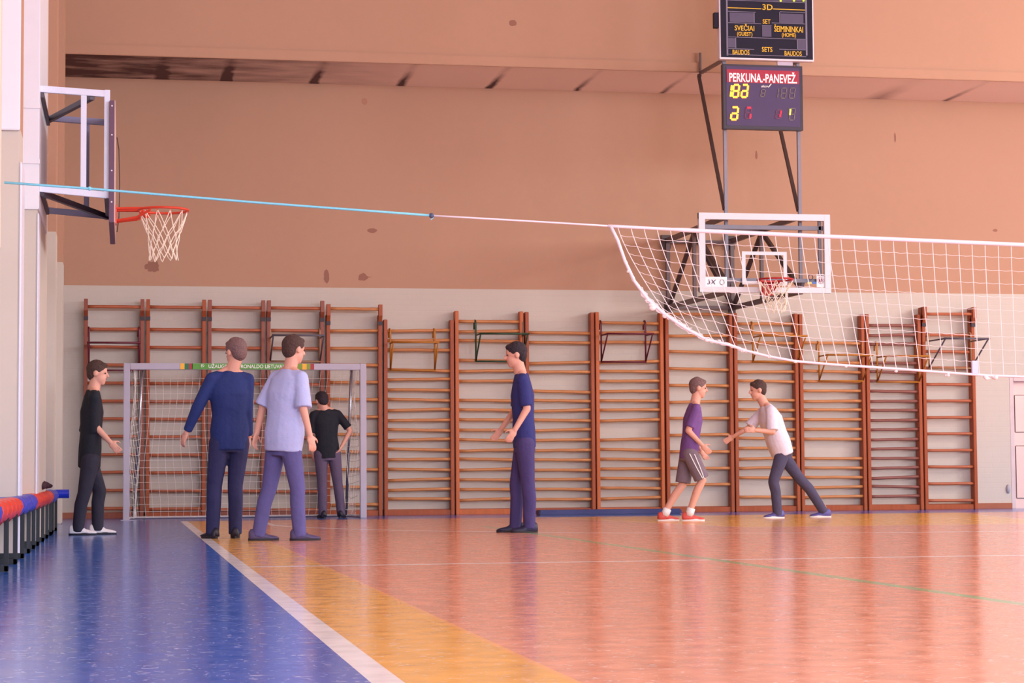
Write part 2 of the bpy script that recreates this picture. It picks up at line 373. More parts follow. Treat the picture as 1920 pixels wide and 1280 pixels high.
LAD = [  # x at left edge, x at right edge, top y, rungs, kind, wood, rung wood, label
 (155, 271, 561, TALL, 'tall', W_dark, R_red, 'tall red-brown wall bars nearest the left corner of the far wall'),
 (272, 387, 562, [t+.8 for t in TALL], 'tall', W_red, R_red, 'tall red-brown wall bars behind the left half of the goal net, no rack on them'),
 (388, 498, 563, [t+1.6 for t in TALL], 'tall', W_dark, R_red, 'tall wall bars third from the left corner, behind the man in the navy long-sleeved shirt'),
 (499, 609, 564, [t+2.6 for t in TALL], 'tall', W_dark, R_red, 'tall wall bars above the goal crossbar with a grey chin-up rack hung on them'),
 (611, 718, 571, TALL2, 'tall', W_red, R_org, 'tall wall bars behind the right goalpost, rightmost of the five tall ones on the left'),
 (719, 853, 599, [619.7, 638, 656, 694, 711, 731, 749.5, 768, 787.5, 806, 824, 842.5, 861, 880, 899, 917.5, 935], 'low', W_red, R_org, 'lower wall bars just right of the goal with a yellow rack on top'),
 (853, 984, 583, [602.5, 621, 639, 676, 695, 714, 750.5, 768.5, 787, 806, 825, 844, 861, 880, 899.5, 917.5, 936], 'low', W_org, R_org, 'wall bars with the green rack, behind the man in the navy T-shirt'),
 (985, 1117, 585, [624, 642, 680, 697, 734, 751, 769.5, 787.5, 806, 824.5, 844, 862, 881, 898.5, 917, 936], 'low', W_red, R_org, 'wall bars with no rack, between the green rack and the dark red rack'),
 (1117, 1247, 585, [605.5, 623.5, 641.4, 678, 696, 714, 733, 751, 768, 787.5, 823.5, 843, 861, 878.5, 897, 915, 933.5], 'low', W_org, R_org, 'wall bars with a dark red rack, left of the far basketball mount'),
 (1248, 1377, 587, [589, 629.4, 660, 692, 722.5, 753, 784, 815, 846.5, 877.5, 908], 'low', W_red, R_org, 'wall bars with widely spaced rungs straight below the left side of the glass backboard'),
 (1377, 1500, 587, [607, 624.7, 642.5, 678.5, 697, 714.5, 749.5, 768, 786, 804.4, 822, 840, 859, 876.6, 895.5, 931.6], 'low', W_red, R_org, 'wall bars below the right side of the glass backboard, yellow rack high on them'),
 (1500, 1625, 589, [643, 680, 696.5, 715, 732.6, 752, 768, 786.4, 804.5, 823, 859.5, 877, 894.5, 913, 931], 'low', W_red, R_org, 'wall bars whose upper quarter has no rungs, third from the right end of the row'),
 (1625, 1731, 589, [610, 628, 645, 680.5, 697.5, 715, 733.6, 752, 769, 787.5, 805, 823.6, 841, 859, 877, 895, 912, 930], 'low', W_red, R_dark, 'wall bars with closely spaced dark rungs, second from the right end of the row'),
 (1731, 1832, 576, [588.6, 628, 659, 689.5, 720.5, 751.5, 782.5, 813, 844, 875, 906.5, 938], 'talls', W_red, R_red, 'rightmost wall bars in the row, widely spaced rungs, next to the bare wall and door'),
]
YR, YF = -.15, -.19          # rung plane, front of the uprights
def ladder(i, xl, xr, ytop, rungs, kind, wood, rwood, label):
    ym = 780; A = at(xl, ym, YF); B = at(xr, ym, YF); x0, x1 = A.x+.01, B.x-.01
    zt = at((xl+xr)/2, ytop, YF).z
    root = thing('wall_bars', label, 'wall bars', ((x0+x1)/2, -.1, 0), 'wall bars in a row along the far wall')
    pw = .052
    for k, xa in enumerate((x0, x1-pw)):
        zz = zt - (.14 if kind == 'tall' else 0)
        mb = MB().box((xa, YF, 0), (xa+pw, -.035, zz))
        u = mb.build('upright', wood, root, bevel=.006)
        if kind in ('tall', 'talls'):
            h = MB().box((xa, YF-.075, zt-.16), (xa+pw, YF+.03, zt)); h.hexa([Vector(p) for p in ((xa, YF-.005, zt-.26), (xa+pw, YF-.005, zt-.26), (xa+pw, YF+.05, zt-.26), (xa, YF+.05, zt-.26), (xa, YF-.075, zt-.16), (xa+pw, YF-.075, zt-.16), (xa+pw, YF+.05, zt-.16), (xa, YF+.05, zt-.16))])
            h.build('head_block', wood, root)
            MB().box((xa-.004, YF-.02, zt-.29), (xa+pw+.004, YF+.03, zt-.235)).build('iron_band', IRON, root)
    rnd = random.Random(i*13+5)
    for n, ry in enumerate(rungs):
        yy = YR if not (kind in ('tall', 'talls') and n == 0) else YF-.04
        z = at((xl+xr)/2, ry, yy).z
        dz = rnd.uniform(-.012, .012) if kind == 'low' else rnd.uniform(-.003, .003)
        pts = []
        for t in range(7):
            u = t/6; sag = rnd.uniform(-.002, .002)
            pts.append(Vector((x0+pw*.6+(x1-x0-1.2*pw)*u, yy, z+dz*(u-.5)*2+sag)))
        rr = []
        for p in pts: rr.append([p+Vector((0, math.cos(2*PI*j/8)*.017, math.sin(2*PI*j/8)*.0225)) for j in range(8)])
        MB().rings(rr).build('rung', rwood, root, smooth=True)
    MB().box((x0+pw, YF+.03, 0.0), (x1-pw, -.04, .075)).build('foot_rail', wood, root, bevel=.005)
    return x0, x1
LX = [ladder(i, *l) for i, l in enumerate(LAD)]

# chin-up racks hung over the rungs
C_mar = mat('maroon_paint', (98, 26, 44), .4); C_gry = mat('grey_steel_paint', (92, 84, 96), .4); C_yel = mat('ochre_yellow_paint', (178, 112, 34), .4)
C_grn = mat('green_paint', (40, 68, 44), .4); C_tan = mat('worn_tan_paint', (165, 125, 92), .5)
def rack(xl, xr, ytop, yarm, ybot, d, m, label, mside=None, lean=0):
    mside = mside or m; yb = YR-.03
    tl, tr = at(xl, ytop, yb), at(xr, ytop, yb); za = at(xl, yarm, YR-d).z; zb = at(xl, ybot, yb).z
    root = thing('chin_up_rack', label, 'rack', ((tl.x+tr.x)/2, yb, zb), 'racks hung on the wall bars')
    r = .013
    for P in (tl, tr):
        X = P.x
        hook = [(X, yb, zb), (X, yb, P.z-.035)]
        for k in range(7):
            a = PI*k/6; hook.append((X-.012*k/6, yb+.035-.035*math.cos(a), P.z-.035+.035*math.sin(a)))
        hook.append((X-.014, yb+.07, P.z-.13))
        MB().tube(hook, r, 8).build('hook_post', mside, root, smooth=True)
        fr = (X+lean, YR-d, za)
        MB().tube([(X, yb, za), fr], r*.9, 8).build('arm', m, root, smooth=True)
        MB().tube([fr, (X, yb, zb+.01)], r*.9, 8).build('brace', m, root, smooth=True)
    MB().tube([(tl.x+lean-.02, YR-d, za), (tr.x+lean+.02, YR-d, za)], r*1.1, 8).build('front_bar', m, root, smooth=True)
    MB().tube([(tl.x-.01, yb, zb), (tr.x+.01, yb, zb)], r, 8).build('bottom_bar', mside, root, smooth=True)
rack(167, 261, 613, 642, 694, .5, C_mar, 'dark maroon steel rack on the wall bars nearest the left corner')
rack(507, 600, 616, 628, 677, .62, C_gry, 'grey steel rack with worn tan hooks above the goal crossbar', C_tan)
rack(732, 815, 616, 641, 694, .35, C_yel, 'ochre yellow rack just right of the goal, leftmost of the four yellow racks')
rack(892, 979, 600, 625, 677, .45, C_grn, 'dark green rack above and left of the man in the navy T-shirt')
rack(1127, 1210, 601, 625, 678, .45, C_mar, 'dark red rack hanging left of the far basketball mount')
rack(1411, 1495, 603, 629, 678, .42, C_yel, 'ochre yellow rack directly below the glass backboard')
rack(1535, 1617, 640, 665, 714, .42, C_yel, 'ochre yellow rack on the wall bars with the empty upper quarter')
rack(1644, 1722, 641, 667, 716, .42, C_yel, 'ochre yellow rack on the dark rungs, rightmost of the yellow racks')
rack(1741, 1820, 623, 634, 690, .68, C_gry, 'grey rack reaching far forward from the rightmost wall bars', C_tan)

# ------------------------------------------------------------------ football goal
M_goal = mat('goal_grey_lilac_paint', (176, 168, 186), .45, var=.06)
GY = -1.55; gl, gr = at(236, 700, GY), at(687, 700, GY); gz = at(460, 681, GY).z; pw = .085
goal = thing('football_goal', 'grey handball goal with white net and green banner across the crossbar', 'goal', ((gl.x+gr.x)/2, GY, 0))
GX0, GX1 = gl.x-.03, gr.x
MB().box((GX0, GY, 0), (GX0+pw, GY+pw, gz)).build('post', M_goal, goal, bevel=.006)
MB().box((GX1-pw, GY, 0), (GX1, GY+pw, gz)).build('post', M_goal, goal, bevel=.006)
cbar = MB().box((GX0+pw, GY, gz-pw), (GX1-pw, GY+pw, gz)).build('crossbar', M_goal, goal, bevel=.006)
MB().box((GX0-.03, GY-.03, 0), (GX0+pw+.08, GY+pw+.02, .008)).build('foot_plate', M_goal, goal)
def bx(x0, x1, m, name, e=.004):
    a, b = at(x0, 686, GY), at(x1, 686, GY)
    return MB().box((a.x, GY-e, gz-pw+.003), (b.x, GY-.001, gz-.003)).build(name, m, cbar)
bx(360, 557, mat('banner_green', (84, 150, 50), .5, var=.25, scale=3), 'banner')
for x0, x1, c, nme in ((338, 346, (240, 180, 50), 'banner_yellow'), (346, 354, (40, 110, 70), 'banner_dark_green'), (354, 361, (160, 45, 55), 'banner_red'),
                  (557, 567, (128, 150, 50), 'banner_olive'), (567, 575, (240, 185, 70), 'banner_yellow'), (575, 582, (128, 130, 60), 'banner_olive'), (582, 589, (165, 60, 75), 'banner_red')):
    bx(x0, x1, mat(nme, c, .5), 'banner_stripe')
M_wtxt = mat('white_lettering', (240, 240, 235), .5, var=0)
text('banner_lettering', 'UŽAUGINKIME RONALDO LIETUVAI', (391, 681.5, 531, 690), GY-.006, M_wtxt, cbar)
for xx in (380, 541):
    P = at(xx, 686, GY-.006); mb = MB()
    mb.tube([P+Vector((math.cos(t)*.02, 0, math.sin(t)*.02)) for t in [k*PI/5 for k in range(8)]], .004, 6)
    mb.tube([P+Vector((-.022, 0, .022)), P+Vector((.0, 0, .0)), P+Vector((.018, 0, -.012))], .004, 6)
    mb.build('banner_emblem', M_wtxt, cbar)
M_steel = mat('shiny_steel_tube', (150, 148, 156), .25, metal=.8)
MB().tube([(at(659, 690, GY+.12).x, GY+.12, gz-.04), (at(649, 960, -.62).x, -.62, .03)], .02, 10).build('back_support', M_steel, goal, smooth=True)
MB().tube([(GX0+.25, GY+.12, gz-.04), (GX0+.14, -.62, .03)], .02, 10).build('back_support', M_steel, goal, smooth=True)
gb = MB().tube([(GX0+.04, GY+.08, .02), (GX0+.12, -.62, .02), (GX1-.12, -.62, .02), (GX1-.04, GY+.08, .02)], .018, 8)
gb.build('ground_frame', mat('pale_grey_tube', (190, 180, 185), .5), goal, smooth=True)
# net: a surface from the crossbar falling back to the ground frame
M_net = mat('white_net_cord', (232, 222, 216), .8, var=.02)
def gp(u, v):
    """u across 0..1, v down 0..1"""
    hang = .12+.78*(v**.8) if v > .0 else .06
    slack = .07*math.sin(u*9+1)*math.sin(PI*min(1, v*1.1)) + .05*math.sin(u*23+v*6)*math.sin(PI*v)
    x = GX0+pw+.02+(GX1-GX0-2*pw-.04)*u
    return Vector((x + .05*math.sin(v*5+u*11)*math.sin(PI*v), GY+.06+hang+slack*.6-.06, max(.02, (gz-pw-.01)*(1-v))))
nt_ = MB(); nu, nv = 30, 20
for i in range(nu+1):
    nt_.tube([gp(i/nu, k/16) for k in range(17)], .0022, 4)
for j in range(1, nv+1):
    nt_.tube([gp(k/36, j/nv) for k in range(37)], .0022, 4)
for (xs, sg) in ((GX0+pw, 1), (GX1-pw, -1)):
    for i in range(1, 9):
        t = i/8
        def sp(v, t=t): 
            yy = GY+.05+(.10+.78*v**.8)*t; return Vector((xs+sg*(.04+.05*math.sin(v*7+t*5)*math.sin(PI*v)+.06*t), yy, max(.02, (gz-pw)*(1-v))))
        nt_.tube([sp(k/14) for k in range(15)], .0026, 4)
    for j in range(1, 20):
        v = j/20
        nt_.tube([Vector((xs+sg*(.04+.05*math.sin(v*7+t/6*5)*math.sin(PI*v)+.06*t/6), GY+.05+(.10+.78*v**.8)*t/6, (gz-pw)*(1-v)-.04*math.sin(t/6*PI))) for t in range(7)], .0026, 4)
nt_.build('net', M_net, goal)
tag(MB().box((at(1010, 966, -1.25).x, -1.3, 0), (at(1275, 962, -1.2).x, -1.0, .075)).build('floor_mat', mat('navy_blue_vinyl', (24, 26, 96), .4, var=.1), bevel=.015),
    'long low dark blue mat lying on the floor against the wall bars', 'mat')

# ------------------------------------------------------------------ basketball parts
M_rim = mat('red_rim_paint', (176, 34, 34), .4); M_rimo = mat('orange_red_rim_paint', (205, 62, 38), .4)
M_cord = mat('basket_cord', (236, 222, 205), .8, var=.03)
def hoop_ring(parent, c, out, m, tube=.011):
    """ring of radius .225 centred at c, out = unit vector away from the board"""
    c = Vector(c); out = Vector(out); sd = Vector((-out.y, out.x, 0))
    ring = MB().tube([c+out*math.cos(2*PI*k/40)*.228+sd*math.sin(2*PI*k/40)*.228 for k in range(40)], tube, 8, closed=True).build('rim', m, parent, smooth=True)
    mb = MB()
    for k in range(12):
        a = 2*PI*(k+.5)/12; p = c+(out*math.cos(a)+sd*math.sin(a))*.228
        mb.tube([p+Vector((0, 0, -.005)), p+Vector((0, 0, -.03)), p+Vector((0, 0, -.028))+sd*.012, p+sd*.012+Vector((0, 0, -.008))], .004, 5)
    mb.build('net_hook', m, ring)
    return ring
def basket_net(parent, c, bunch=0, length=.43, seed=1, skew=(0, 0)):
    rnd = random.Random(seed); c = Vector(c); lev = [0, .30, .48, .66, .83, 1.0]
    rad = [.222, .175, .15, .135, .13, .135]
    if bunch: rad = [.222, .185, .165, .15, .14, .12]
    P = []
    for l, t in enumerate(lev):
        row = []
        for k in range(12):
            a = 2*PI*(k+.5*(l % 2)+.5)/12+rnd.uniform(-.06, .06)*(1+bunch)
            r = rad[l]*(1+rnd.uniform(-.05, .05)*(1+2*bunch))
            row.append(c+Vector((math.cos(a)*r+skew[0]*t, math.sin(a)*r+skew[1]*t, -.02-length*t+rnd.uniform(-.01, .01)*(1+2*bunch)*(l > 0))))
        P.append(row)
    mb = MB()
    for l in range(len(lev)-1):
        for k in range(12):
            b1 = P[l+1][k]; b2 = P[l+1][(k-1) % 12] if l % 2 == 0 else P[l+1][(k+1) % 12]
            for q in (b1, b2):
                mid = (P[l][k]+q)/2+Vector((rnd.uniform(-.006, .006), rnd.uniform(-.006, .006), -.004))
                mb.tube([P[l][k], mid, q], .0042 if not bunch else .0048, 5)
    return mb.build('net', M_cord, parent)

# far basket on its steel mount with glass backboard, on the far wall
FS = mat('grey_brown_steel_paint', (104, 88, 92), .45, var=.15); FSd = mat('dark_steel_paint', (70, 52, 52), .5, var=.15); FSb = mat('blue_grey_steel_paint', (128, 124, 140), .4, var=.1)
bb = thing('basketball_hoop', 'far basketball hoop, white-framed clear backboard on a steel truss with tall mast poles', 'basketball hoop', (8.3, -3.4, 2.9))
X1, X2, ZT, ZB, YE = 7.84, 8.82, 3.99, 3.0, -3.2; YM = -1.5
for X in (X1, X2):
    tr_ = MB()
    tr_.bar((X, -.06, ZT), (X, YE, ZT-.02), .05, .07); tr_.bar((X, -.06, ZB), (X, YE, ZB-.03), .05, .07)
    tr_.bar((X, YM, ZT), (X, YM, ZB), .05, .05)
    tr_.bar((X, -.06, ZT), (X, -.06, ZB), .06, .05, (0, 1, 0))
    tr_.build('truss_arm', FS, bb, bevel=.003)
for (p, q) in [((X+.01, YM, ZT-.03), (X+.01, yy, ZB+.02)) for X in (X1, X2) for yy in (-.08, YE+.05)]+[((X1, YM+.05, ZT-.03), (X2, -.1, ZB))]:
    MB().bar(p, q, .05, .06).build('brace', FSd, bb, bevel=.003)
for (p, q) in (((X1-.03, -.08, ZT-.02), (X2+.05, -.08, ZT-.02)), ((X1, -.08, ZB), (X2, -.08, ZB)), ((X1, YM, ZT), (X2, YM, ZT))):
    MB().bar(p, q, .05, .05).build('cross_bar', FS, bb, bevel=.003)
for X in (X1, X2):
    MB().box((X-.09, -.05, ZT-.12), (X+.05, 0, ZT+.08)).build('wall_plate', FSd, bb); MB().box((X-.05, -.05, ZB-.12), (X+.05, 0, ZB+.08)).build('wall_plate', FSd, bb)
PXL, PXR, YP = at(1361, 400, YE-.02).x, at(1499.5, 400, YE-.02).x, YE-.02
# board
BX0, BX1, BZ0, BZ1, BY = 7.365, 9.165, 2.93, 3.975, -3.4
fb = MB()
fb.bar((BX0-.03+.05, BY+.06, 3.80), (BX1-.05, BY+.06, 3.80), .04, .055); fb.bar((BX0+.05, BY+.06, 3.1), (BX1-.05, BY+.06, 3.1), .04, .05)
fb.bar((BX0+.09, BY+.06, 2.97), (BX0+.09, BY+.06, 3.93), .04, .04); fb.bar((BX1-.12, BY+.06, 2.97), (BX1-.12, BY+.06, 3.93), .04, .04)
fb.bar((PXL, YE-.04, 3.0), (PXL, BY+.07, 3.1), .04, .04); fb.bar((PXR, YE-.04, 3.0), (PXR, BY+.07, 3.1), .04, .04)
fb.build('board_carrier', FSb, bb, bevel=.003)
M_acr = bpy.data.materials.new('clear_acrylic'); M_acr.use_nodes = True
_n = M_acr.node_tree; _n.nodes.clear(); _o = N(_n, 'ShaderNodeOutputMaterial'); _t = N(_n, 'ShaderNodeBsdfTransparent'); _t.inputs[0].default_value = (.96, .97, .97, 1)
_g = N(_n, 'ShaderNodeBsdfGlossy'); _g.inputs['Roughness'].default_value = .08; _m = N(_n, 'ShaderNodeMixShader'); _m.inputs[0].default_value = 0
_n.links.new(_t.outputs[0], _m.inputs[1]); _n.links.new(_g.outputs[0], _m.inputs[2]); _n.links.new(_m.outputs[0], _o.inputs[0])
M_wf = mat('white_board_frame', (212, 210, 220), .4, var=.03)
board = MB().box((BX0+.02, BY-.006, BZ0+.02), (BX1-.02, BY+.006, BZ1-.02)).build('backboard', M_acr, bb)
fw = .085
f_ = MB(); f_.box((BX0, BY-.03, BZ1-fw), (BX1, BY+.03, BZ1)).box((BX0, BY-.03, BZ0), (BX1, BY+.03, BZ0+fw*.85))
f_.box((BX0, BY-.032, BZ0), (BX0+fw, BY+.028, BZ1)).box((BX1-fw, BY-.032, BZ0), (BX1, BY+.028, BZ1))
f_.build('board_frame', M_wf, board, bevel=.004)
a, b_ = at(1391, 471, BY-.01), at(1476, 534, BY-.01); q = .048
i_ = MB().box((a.x, BY-.012, a.z-.045), (b_.x, BY-.007, a.z)).box((a.x, BY-.012, b_.z+.045), (a.x+q, BY-.007, a.z-.045)).box((b_.x-q, BY-.012, b_.z+.045), (b_.x, BY-.007, a.z-.045)).box((a.x, BY-.012, b_.z), (b_.x, BY-.007, b_.z+.045))
i_.build('target_square', M_wf, board)
def stick(x0, y0, x1, y1, m, name, Yq=BY-.012):
    A, B = at(x0, y1, Yq), at(x1, y0, Yq); return MB().box((A.x, Yq, A.z), (B.x, Yq+.004, B.z)).build(name, m, board)
s1 = stick(1321, 519, 1363, 539, mat('white_sticker', (238, 236, 242), .5, var=.01), 'sticker')
M_ink = mat('dark_violet_ink', (74, 58, 92), .5, var=0)
text('sticker_lettering', '3X', (1326, 524, 1343, 533), BY-.014, M_ink, board, .002, shear=.2)
P = at(1354, 529, BY-.014); MB().tube([P+Vector((math.cos(k*PI/6)*.03, 0, math.sin(k*PI/6)*.035)) for k in range(12)], .004, 5, closed=True).build('sticker_emblem', M_ink, board)
s2 = stick(1531.5, 514, 1547, 538, MATS['white_sticker'], 'sticker')
P = at(1539, 525.5, BY-.015); ms = MB()
ms.ball(P, (.026, .003, .028), 12, 8)
for k in range(16):
    a = 2*PI*k/16; dv = Vector((math.cos(a), 0, math.sin(a))); ms.bar(P+dv*.034, P+dv*.05, .007, .004)
ms.build('sticker_sun_mark', mat('crimson_ink', (120, 30, 70), .5), board)
text('sticker_lettering', 'KAUNAS', (1533, 515.5, 1546, 517.5), BY-.014, M_ink, board, .002)
P = at(1520, 519.5, BY-.014); MB().tube([P+Vector((math.cos(k*PI/6)*.03, 0, math.sin(k*PI/6)*.035)) for k in range(12)], .006, 5, closed=True).build('sticker', M_ink, board)
stick(1514, 528.5, 1522, 532, mat('yellow_sticker', (230, 190, 110), .5), 'sticker'); stick(1523, 528, 1531, 532, mat('blue_sticker', (70, 110, 190), .5), 'sticker')
RC = Vector((at(1453, 524, -3.78).x, -3.78, 3.07))
MB().box((RC.x-.09, BY-.05, RC.z-.18), (RC.x+.09, BY-.012, RC.z+.0)).build('rim_plate', M_rim, bb, bevel=.01)
hoop_ring(bb, RC, (0, -1, 0), M_rim, .012)
m_ = MB()
for s_ in (-1, 1):
    m_.bar((RC.x+s_*.07, BY-.03, RC.z-.01), (RC.x+s_*.10, RC.y+.2, RC.z-.005), .014, .02)
    m_.bar((RC.x+s_*.06, BY-.03, RC.z-.15), (RC.x+s_*.12, RC.y+.19, RC.z-.012), .012, .02)
m_.box((RC.x-.07, RC.y+.2, RC.z-.012), (RC.x+.07, BY-.02, RC.z+.006)); m_.build('rim_bracket', M_rim, bb)
basket_net(bb, RC, 1, .40, 5)

# steel poles carrying the two scoreboards
sf = bb
zt = 7.4
for X in (PXL, PXR): MB().box((X-.022, YP-.022, 2.93), (X+.022, YP+.022, zt)).build('mast_pole', FSb, sf, bevel=.003)
p0, p1 = at(1310, 141, -1.74), at(1357, 392, YP); q0, q1 = at(1497, 400, YP), at(1464, 243, YP+1.0)
dirn = (p1-Vector((0, 0, 0))-p0)
MB().bar(p0, (PXL-.02, YP, p1.z), .04, .05).build('mast_strut', FSd, sf)
MB().bar((p0.x+PXR-PXL, p0.y, p0.z), (PXR-.02, YP, p1.z), .04, .05).build('mast_strut', FSd, sf)
h0 = at(1315, 136, -1.74); h1 = at(1358, 112, YP)
MB().bar(h0, (PXL, YP, h1.z), .04, .04).build('mast_strut', FS, sf); MB().bar((h0.x+PXR-PXL, h0.y, h0.z), (PXR, YP, h1.z), .04, .04).build('mast_strut', FS, sf)
MB().box((h0.x-.03, -1.75, h0.z-.06), (h0.x, -1.726, h0.z+.28)).build('wall_plate', FS, sf)

# upper scoreboard
M_blk = mat('scoreboard_black_face', (32, 28, 46), .5, var=.05, spec=.15); M_yt = mat('yellow_lettering', (226, 178, 40), .5, var=0); M_line = mat('grey_printed_line', (120, 112, 135), .5, var=0)
M_win = mat('dark_display_window', (76, 66, 94), .4, var=.12, scale=14); M_wrim = mat('white_aluminium_edge', (225, 215, 225), .4)
SY = -3.42; A = at(1349.5, 110, SY); B = at(1526.5, 110, SY); zt2 = A.z+1.35
sb = thing('scoreboard', 'large upper scoreboard, black with yellow lettering, cut off by the top of the view', 'scoreboard', ((A.x+B.x)/2, SY, A.z))
MB().box((A.x, SY, A.z), (B.x, SY+.12, zt2)).build('casing', M_wrim, sb, bevel=.006)
face = MB().box((A.x+.018, SY-.006, A.z+.022), (B.x-.018, SY+.01, zt2-.02)).build('face_panel', M_blk, sb)
SQ = SY-.007
def Lh(x0, y0, x1, y1, m, w=.006, nme='printed_line', Yq=None, par=None):
    Yq = SQ if Yq is None else Yq
    return MB().bar(at(x0, y0, Yq), at(x1, y1, Yq), .003, w).build(nme, m, par or face)
# horizontal items keep level in the place: the slope seen in the photo comes from perspective
def box_on(x0, y0, x1, y1, m, nme, Yq, par, th=.004):
    a = at(x0, y1, Yq); b = at(x1, y0, Yq); a2 = at((x0+x1)/2, y1, Yq).z; b2 = at((x0+x1)/2, y0, Yq).z
    return MB().box((a.x, Yq-th, a2), (b.x, Yq, b2)).build(nme, m, par)
FX0, FX1 = 1363, 1511.5
for (y, x0, x1) in ((104, FX0, FX1), (71.5, FX0, FX1), (43.5, FX0, 1427), (44, 1447, FX1), (22, FX0, 1417), (23, 1462, FX1), (91.8, FX0, 1414), (93, 1461, FX1), (2.5, FX0, FX1)):
    box_on(x0, y-.5, x1, y+.5, M_line, 'printed_line', SQ, face, .003)
for (x, y0, y1) in ((FX0, -30, 104), (FX1, -30, 104), (1414, 22, 43), (1462, 23, 44), (1379.5, 71, 90), (1495, 73, 92)):
    box_on(x-.5, y0, x+.5, y1, M_line, 'printed_line', SQ, face, .003)
for q in ((1368, 24, 1413, 42), (1463.5, 26, 1506, 44), (1429, 48, 1446, 69), (1364.5, 71.5, 1379, 89), (1496, 74, 1511, 93), (1368, -12, 1506, 1)):
    box_on(*q, M_win, 'display_window', SQ, face)
box_on(1428.5, 47.5, 1446.5, 48.3, M_line, 'printed_line', SQ-.005, face, .002)
for x0, x1 in ((1364, 1427.5), (1449, 1510)): box_on(x0, 14.8 if x0 < 1400 else 17.2, x1, 16.2 if x0 < 1400 else 18.6, M_yt, 'yellow_stripe', SQ, face, .003)
text('lettering', '3D', (1429.5, 8.5, 1448.5, 18.5), SQ, M_yt, face)
for s_, q in (('SET', (1430, 36.5, 1444.5, 44.5)), ('SVEČIAI', (1377.5, 45.5, 1414, 57)), ('(GUEST)', (1382, 60.5, 1410.5, 69)), ('ŠEIMININKAI', (1451.5, 47.5, 1505.5, 59.5)), ('(HOME)', (1466, 62.5, 1492, 71)),
              ('BAUDOS', (1373.5, 94, 1405, 102)), ('SETS', (1428.5, 88.5, 1448, 97)), ('BAUDOS', (1471, 96.5, 1503, 104.2))):
    text('lettering', s_, q, SQ, M_yt, face)
M_lime = mat('lime_segment', (210, 240, 30), .4, emit=1.2, var=0)
for x in (1462, 1487, 1505): box_on(x, -6, x+3, 3, M_lime, 'lit_segment', SQ-.005, face, .003)
MB().box((A.x-.06, SY+.02, A.z+.42), (A.x, SY+.10, A.z+.62)).build('side_box', M_blk, sb)
MB().box((at(1461, 120, SY).x, SY+.075, A.z-.05), (at(1490, 120, SY).x, SY+.1, A.z)).build('junction_box', mat('pale_grey_box', (190, 178, 195), .5), sb)

# lower scoreboard
LY = -3.36; A = at(1356.5, 241, LY); B = at(1504.5, 124, LY)
lb = thing('scoreboard', 'small lower scoreboard with red dot-matrix text and lit yellow digits', 'scoreboard', ((A.x+B.x)/2, LY, A.z))
MB().box((A.x, LY, A.z), (B.x, LY+.09, B.z)).build('casing', mat('dark_violet_casing', (46, 34, 52), .4), lb, bevel=.005)
f2 = MB().box((A.x+.045, LY-.004, A.z+.045), (B.x-.045, LY+.005, B.z-.03)).build('face_panel', mat('violet_grey_face', (78, 64, 100), .45, var=.06, spec=.2), lb)
LQ = LY-.005
M_redp = mat('red_led_field', (150, 14, 46), .4, emit=.25, var=.1, scale=60); M_ledw = mat('white_red_led', (255, 190, 190), .4, emit=1.6, var=0)
box_on(1363, 131.5, 1497.5, 156, M_redp, 'led_strip', LQ, f2)
text('led_lettering', 'PERKUNA.-PANEVEŽ.', (1367.5, 136, 1494, 153), LQ-.005, M_ledw, f2, .003)
M_yel = mat('yellow_led', (255, 232, 60), .4, emit=2.2, var=0); M_oh = mat('orange_led_glow', (255, 140, 20), .4, emit=1.0, var=0)
M_rd = mat('red_led', (236, 16, 46), .4, emit=1.3, var=0); M_dim = mat('unlit_digit', (116, 104, 96), .5, var=0); M_dr = mat('dim_red_digit', (110, 50, 84), .5, var=0)
SEG = {'a': ((0, 1), (1, 1)), 'b': ((1, 1), (1, .5)), 'c': ((1, .5), (1, 0)), 'd': ((0, 0), (1, 0)), 'e': ((0, 0), (0, .5)), 'f': ((0, .5), (0, 1)), 'g': ((0, .5), (1, .5))}
def digit(x0, y0, x1, y1, segs, m, w=.016, off=.004):
    mb = MB()
    for s_ in segs:
        (u0, v0), (u1, v1) = SEG[s_]; du, dv = (u1-u0)*.09, (v1-v0)*.09
        def pp(u, v): return at(x0+(x1-x0)*u+(v-.5)*2.5, y1+(y0-y1)*v, LQ-off)
        mb.bar(pp(u0+du, v0+dv), pp(u1-du, v1-dv), .004, w, (0, 1, 0)) if 0 else mb.bar(pp(u0+du, v0+dv), pp(u1-du, v1-dv), w if abs(v1-v0) > .1 else .004, w if abs(v1-v0) < .1 else .004, (0, 0, 1) if abs(v1-v0) < .1 else (0, 1, 0))
    return mb.build('digit', m, f2)
for dd in ((1367, 159, 1371, 182, 'bc'), (1374.5, 159, 1385, 182, 'abcdefg'), (1391, 159, 1401.5, 182, 'abcdeg'), (1371.5, 201, 1383, 224, 'abcdeg')):
    digit(*dd, M_oh, .030, .004); digit(*dd, M_yel, .017, .008)
digit(1398, 201, 1408, 222, 'abcdefg', M_dr, .014); digit(1399, 202, 1407.5, 222, 'a', M_rd, .028, .008); digit(1399, 202, 1407.5, 223, 'c', M_rd, .022, .008)
digit(1455, 206, 1465, 222, 'abcdefg', M_dr, .012); digit(1452, 205, 1463.5, 220, 'c', M_rd, .018, .008); digit(1452, 207, 1463.5, 222, 'b', M_rd, .018, .008)
digit(1481, 203, 1490, 225, 'abcdefg', M_dim, .012); digit(1481, 203, 1483, 230, 'f', M_yel, .02, .008)
digit(1427, 168, 1434, 181, 'abcdefg', M_dim, .011)
digit(1456, 165, 1459, 184, 'bc', M_dim, .011); digit(1465, 165, 1474, 184, 'abcdefg', M_dim, .011); digit(1481, 165, 1490, 184, 'abcdefg', M_dim, .011)
text('brand_lettering', 'akcn', (1427, 159.5, 1439, 163.5), LQ-.002, M_wtxt, f2, .002, shear=.4)
